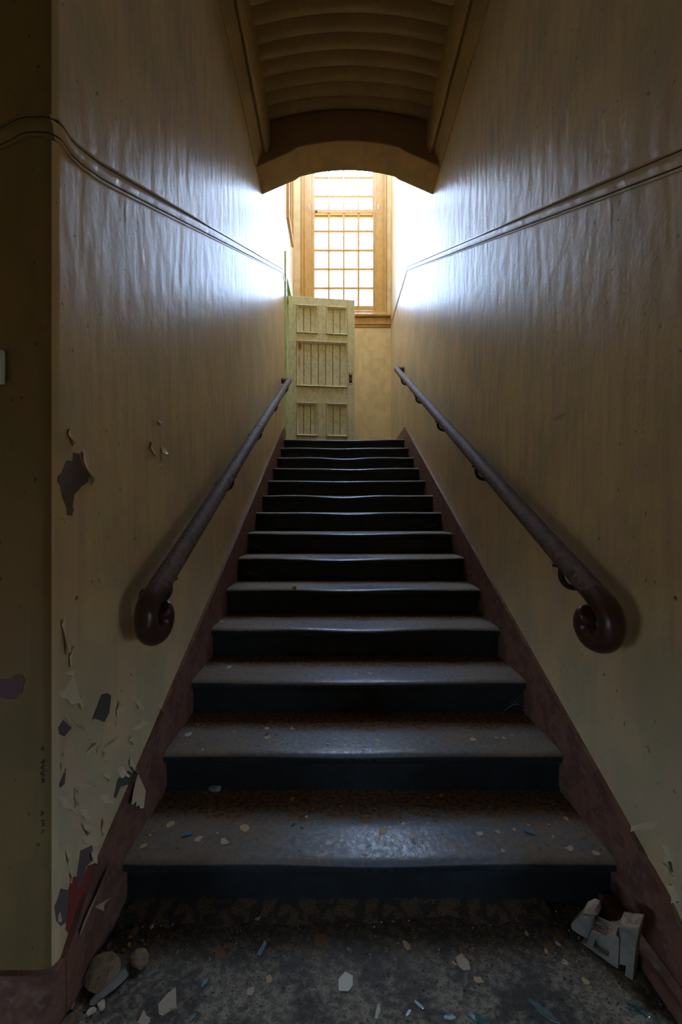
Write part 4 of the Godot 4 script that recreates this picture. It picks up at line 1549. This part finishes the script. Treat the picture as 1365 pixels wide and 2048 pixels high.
	for k in 34:
		var u := rng.randf()
		var x := XL + 0.03 + absf(rng.randfn(0.0, 0.07)) if u < 0.75 else SC + HW - 0.1 - absf(rng.randfn(0.0, 0.12))
		var d := rng.randf_range(0.94, 1.17)
		var sz := 0.0035 + 0.006 * pow(rng.randf(), 2.0)
		drop("plaster_crumb", crumb[k % 3], M[["stone", "flake_brown", "flake_grey"][rng.randi() % 3]], P(x, sz * 0.5, d), Vector3(sz, sz, sz), rng.randf() * TAU, "one of many pea-sized plaster crumbs on the hall floor by the walls", "rubble", "plaster crumbs on the hall floor")
	build_moulding()
	dirt_bed()
	# small chips too alike to tell apart, step by step
	var counts := [46, 34, 26, 16, 10]
	var words := ["on the hall floor", "on the first step", "on the second step", "on the third step", "on the fourth step"]
	for i in counts.size():
		for k in counts[i]:
			var x := rng.randf_range(SC - HW + 0.03, SC + HW - 0.03)
			var d: float
			if i == 0:
				d = rng.randf_range(0.945, 1.215)
			else:
				d = D1 + (i - 1) * GO + rng.randf_range(0.02, 0.28)
			var at := P(x, 0, d)
			at.y = surface_y(at, i)
			var s := rng.randf_range(0.008, 0.019)
			var kind: String = ["cream", "pale", "brown", "brown", "grey"][rng.randi() % 5]
			drop("paint_chip", flakes[rng.randi() % 12], M["flake_" + kind], at, Vector3(s, s * 0.8, s), rng.randf() * TAU, "one of many tiny paint chips scattered " + words[i], "paint chip", "tiny paint chips " + words[i])
	# grit: uncountable
	var g := lump(1, 0.7, 1, 5, 5)
	grit("floor_grit", "loose black grit and dirt heaped on the hall floor under the first step", 5200, 0)
	grit("step_grit", "fine grit and dust crumbs scattered over the lower steps", 4200, 1)
	# cobwebs in the corners of the treads
	var web := MB.new()
	for q in [[5, -1, 0.16], [6, -1, 0.12], [2, 1, 0.1], [7, 1, 0.12]]:
		var i: int = q[0]
		var d0 := D1 + i * GO + 0.02
		var x0: float = SC + q[1] * (HW - 0.004)
		for k in 5:
			var a := P(x0, i * RISE + 0.03 + k * 0.017, d0 - 0.004)
			var c := P(x0 - q[1] * q[2] * (0.5 + 0.18 * k), i * RISE + 0.015 + 0.012 * (4 - k), d0 - 0.006 - 0.01 * k)
			web.tube(PackedVector3Array([a, (a + c) / 2.0 - Vector3(0, 0.008, 0), c]), PackedFloat32Array([0.00035]), 4)
	var wo := obj("cobweb", web, M.web)
	wo.set_meta("kind", "stuff")
	tag(wo, "wispy grey cobwebs strung across the corners of the steps", "cobweb")

# the brown dirt that has drifted against the first riser
func dirt_bed() -> void:
	var n := FastNoiseLite.new()
	n.seed = 77
	n.frequency = 9.0
	n.fractal_octaves = 4
	var rows := []
	for i in 19:
		var t := i / 18.0
		var row := PackedVector3Array()
		for k in 151:
			var x := SC - HW + 0.002 + (2.0 * HW - 0.21) * k / 150.0
			var u := (x - SC) / HW
			var front := 1.165 + 0.04 * n.get_noise_2d(x * 0.6, 3.0) - 0.05 * pow(absf(u), 3.0)
			var d := lerpf(1.2285, front, t)
			var h := 0.016 * pow(1.0 - t, 1.4) + 0.012 * maxf(0.0, n.get_noise_2d(x * 2.0, d * 2.0) + 0.1) * (1.0 - t) - 0.002 * t
			row.append(P(x, h, d))
		rows.append(row)
	var b := MB.new()
	b.grid(rows, false)
	if (b.v[1] - b.v[0]).cross(b.v[2] - b.v[0]).y < 0.0:
		fix(b)
	var o := obj("dirt_drift", b, M.drift)
	o.set_meta("kind", "stuff")
	tag(o, "brown-black dirt drifted along the foot of the first riser", "dirt")

func grit(called: String, label: String, n: int, from: int) -> void:
	var b := MB.new()
	var p := [Vector3(0.5, 0.1, 0.1), Vector3(-0.3, 0.0, 0.5), Vector3(-0.4, 0.05, -0.4), Vector3(0.05, 0.6, -0.05), Vector3(0.2, 0.05, -0.5)]
	for f in [[0, 1, 3], [1, 2, 3], [2, 4, 3], [4, 0, 3], [0, 1, 2], [0, 2, 4]]:
		b.tri_out(p[f[0]], p[f[1]], p[f[2]], Vector3(0, 0.2, 0))
	var mm := MultiMesh.new()
	mm.transform_format = MultiMesh.TRANSFORM_3D
	mm.use_colors = true
	mm.mesh = b.mesh(10.0)
	mm.instance_count = n
	for k in n:
		var i := from
		if from > 0:
			i = [1, 1, 1, 1, 2, 2, 2, 3, 3, 4][rng.randi() % 10]
		var x := rng.randf_range(SC - HW + 0.01, SC + HW - 0.01)
		var d: float
		if i == 0:
			# heaped towards the riser and the sides
			var t := pow(rng.randf(), 1.9)
			d = 1.225 - t * 0.33
			if rng.randf() < 0.22:
				x = (SC - HW + 0.02 + absf(rng.randfn(0.0, 0.05))) if rng.randf() < 0.5 else SC + HW - 0.06 - absf(rng.randfn(0.0, 0.05))
		else:
			var t := pow(rng.randf(), 1.5)
			d = D1 + i * GO + 0.02 - t * 0.27
			if rng.randf() < 0.25:
				x = (SC - HW + 0.005 + absf(rng.randfn(0.0, 0.035))) if rng.randf() < 0.5 else SC + HW - 0.005 - absf(rng.randfn(0.0, 0.035))
		var at := P(clampf(x, SC - HW + 0.004, SC + HW - 0.004), 0, d)
		at.y = surface_y(at, i)
		var s := 0.0016 + 0.005 * pow(rng.randf(), 3.0)
		if i > 0:
			s *= 0.75
		var bs := Basis(Vector3.UP, rng.randf() * TAU).scaled(Vector3(s * rng.randf_range(0.7, 1.6), s * 0.8, s))
		mm.set_instance_transform(k, Transform3D(bs, at))
		var u := rng.randf()
		var c := Color(0.035, 0.028, 0.02)
		if u > 0.55:
			c = Color(0.09, 0.06, 0.035)
		if u > 0.78:
			c = Color(0.2, 0.16, 0.1)
		if u > 0.93:
			c = Color(0.42, 0.38, 0.3)
		mm.set_instance_color(k, c * rng.randf_range(0.7, 1.2))
	var o := MultiMeshInstance3D.new()
	o.multimesh = mm
	o.material_override = M.grit
	o.name = numbered(called)
	add_child(o, true)
	o.set_meta("kind", "stuff")
	tag(o, label, "grit")

# a broken piece of plaster moulding leaning against the right string
func build_moulding() -> void:
	var at := P(0.763, 0.001, 1.035)
	var t := thing("plaster_fragment", "broken grey plaster moulding with a square recess leaning at lower right", "plaster fragment", at)
	t.rotation.y = -0.85
	var face := t.basis.z
	# measured on the photograph (enlarged 5.15 times from 1100, 1760) and carried onto the upright front face
	var pts := func(a: Array) -> PackedVector2Array:
		var out := PackedVector2Array()
		for q in a:
			var ray := Vector3((1100.0 + q[0] / 5.15 - CX) / F, -(1760.0 + q[1] / 5.15 - CY) / F, -1.0)
			var k := face.dot(at - Vector3(0, CH, 0)) / face.dot(ray)
			var p: Vector3 = t.basis.inverse() * (Vector3(0, CH, 0) + ray * k - at)
			out.append(Vector2(p.x, maxf(p.y, 0.0)))
		return out
	var piece := func(called: String, a: Array, z0: float, z1: float, m: Material, bevel := 0.0025):
		var b := MB.new()
		b.prism(pts.call(a), Vector3(0, 0, z0), Vector3.RIGHT, Vector3.UP, z1 - z0, bevel)
		return obj(called, b, m, t)
	piece.call("end_slab", [[848, 492], [928, 500], [890, 700], [862, 1018], [782, 985], [815, 700]], -0.05, 0.006, M.plaster)
	piece.call("hollow_neck", [[712, 470], [846, 490], [838, 600], [800, 900], [715, 880], [715, 600]], -0.05, -0.004, M.plaster)
	var b := MB.new()
	b.prism(pts.call([[384, 650], [434, 530], [590, 580], [588, 640], [475, 610], [455, 690]]), Vector3(0, 0, -0.03), Vector3.RIGHT, Vector3.UP, 0.032, 0.001)
	b.prism(pts.call([[590, 580], [688, 556], [722, 600], [705, 908], [645, 905], [610, 785], [630, 660], [588, 640]]), Vector3(0, 0, -0.03), Vector3.RIGHT, Vector3.UP, 0.032, 0.001)
	b.prism(pts.call([[384, 650], [455, 690], [610, 785], [645, 905], [400, 745], [330, 655]]), Vector3(0, 0, -0.03), Vector3.RIGHT, Vector3.UP, 0.032, 0.001)
	b.prism(pts.call([[440, 600], [640, 640], [630, 800], [450, 710]]), Vector3(0, 0, -0.03), Vector3.RIGHT, Vector3.UP, 0.016)
	obj("sunk_panel", b, M.plaster, t)
	piece.call("cove", [[300, 520], [430, 500], [560, 560], [700, 560], [715, 470], [715, 700], [420, 720]], -0.055, -0.028, M.plaster)
	piece.call("back_block", [[195, 500], [300, 400], [440, 420], [440, 540], [384, 660], [290, 620], [205, 555]], -0.055, -0.012, M.plaster, 0.006)
	# rough broken tops
	piece.call("broken_face", [[716, 452], [846, 474], [926, 480], [928, 504], [848, 496], [712, 474]], -0.049, 0.0045, M.broken)
	piece.call("broken_face", [[434, 516], [590, 566], [690, 540], [688, 560], [590, 584], [434, 534]], -0.029, 0.001, M.broken)
	piece.call("broken_face", [[300, 405], [340, 330], [410, 300], [470, 320], [480, 400], [440, 430]], -0.053, -0.016, M.broken, 0.007)
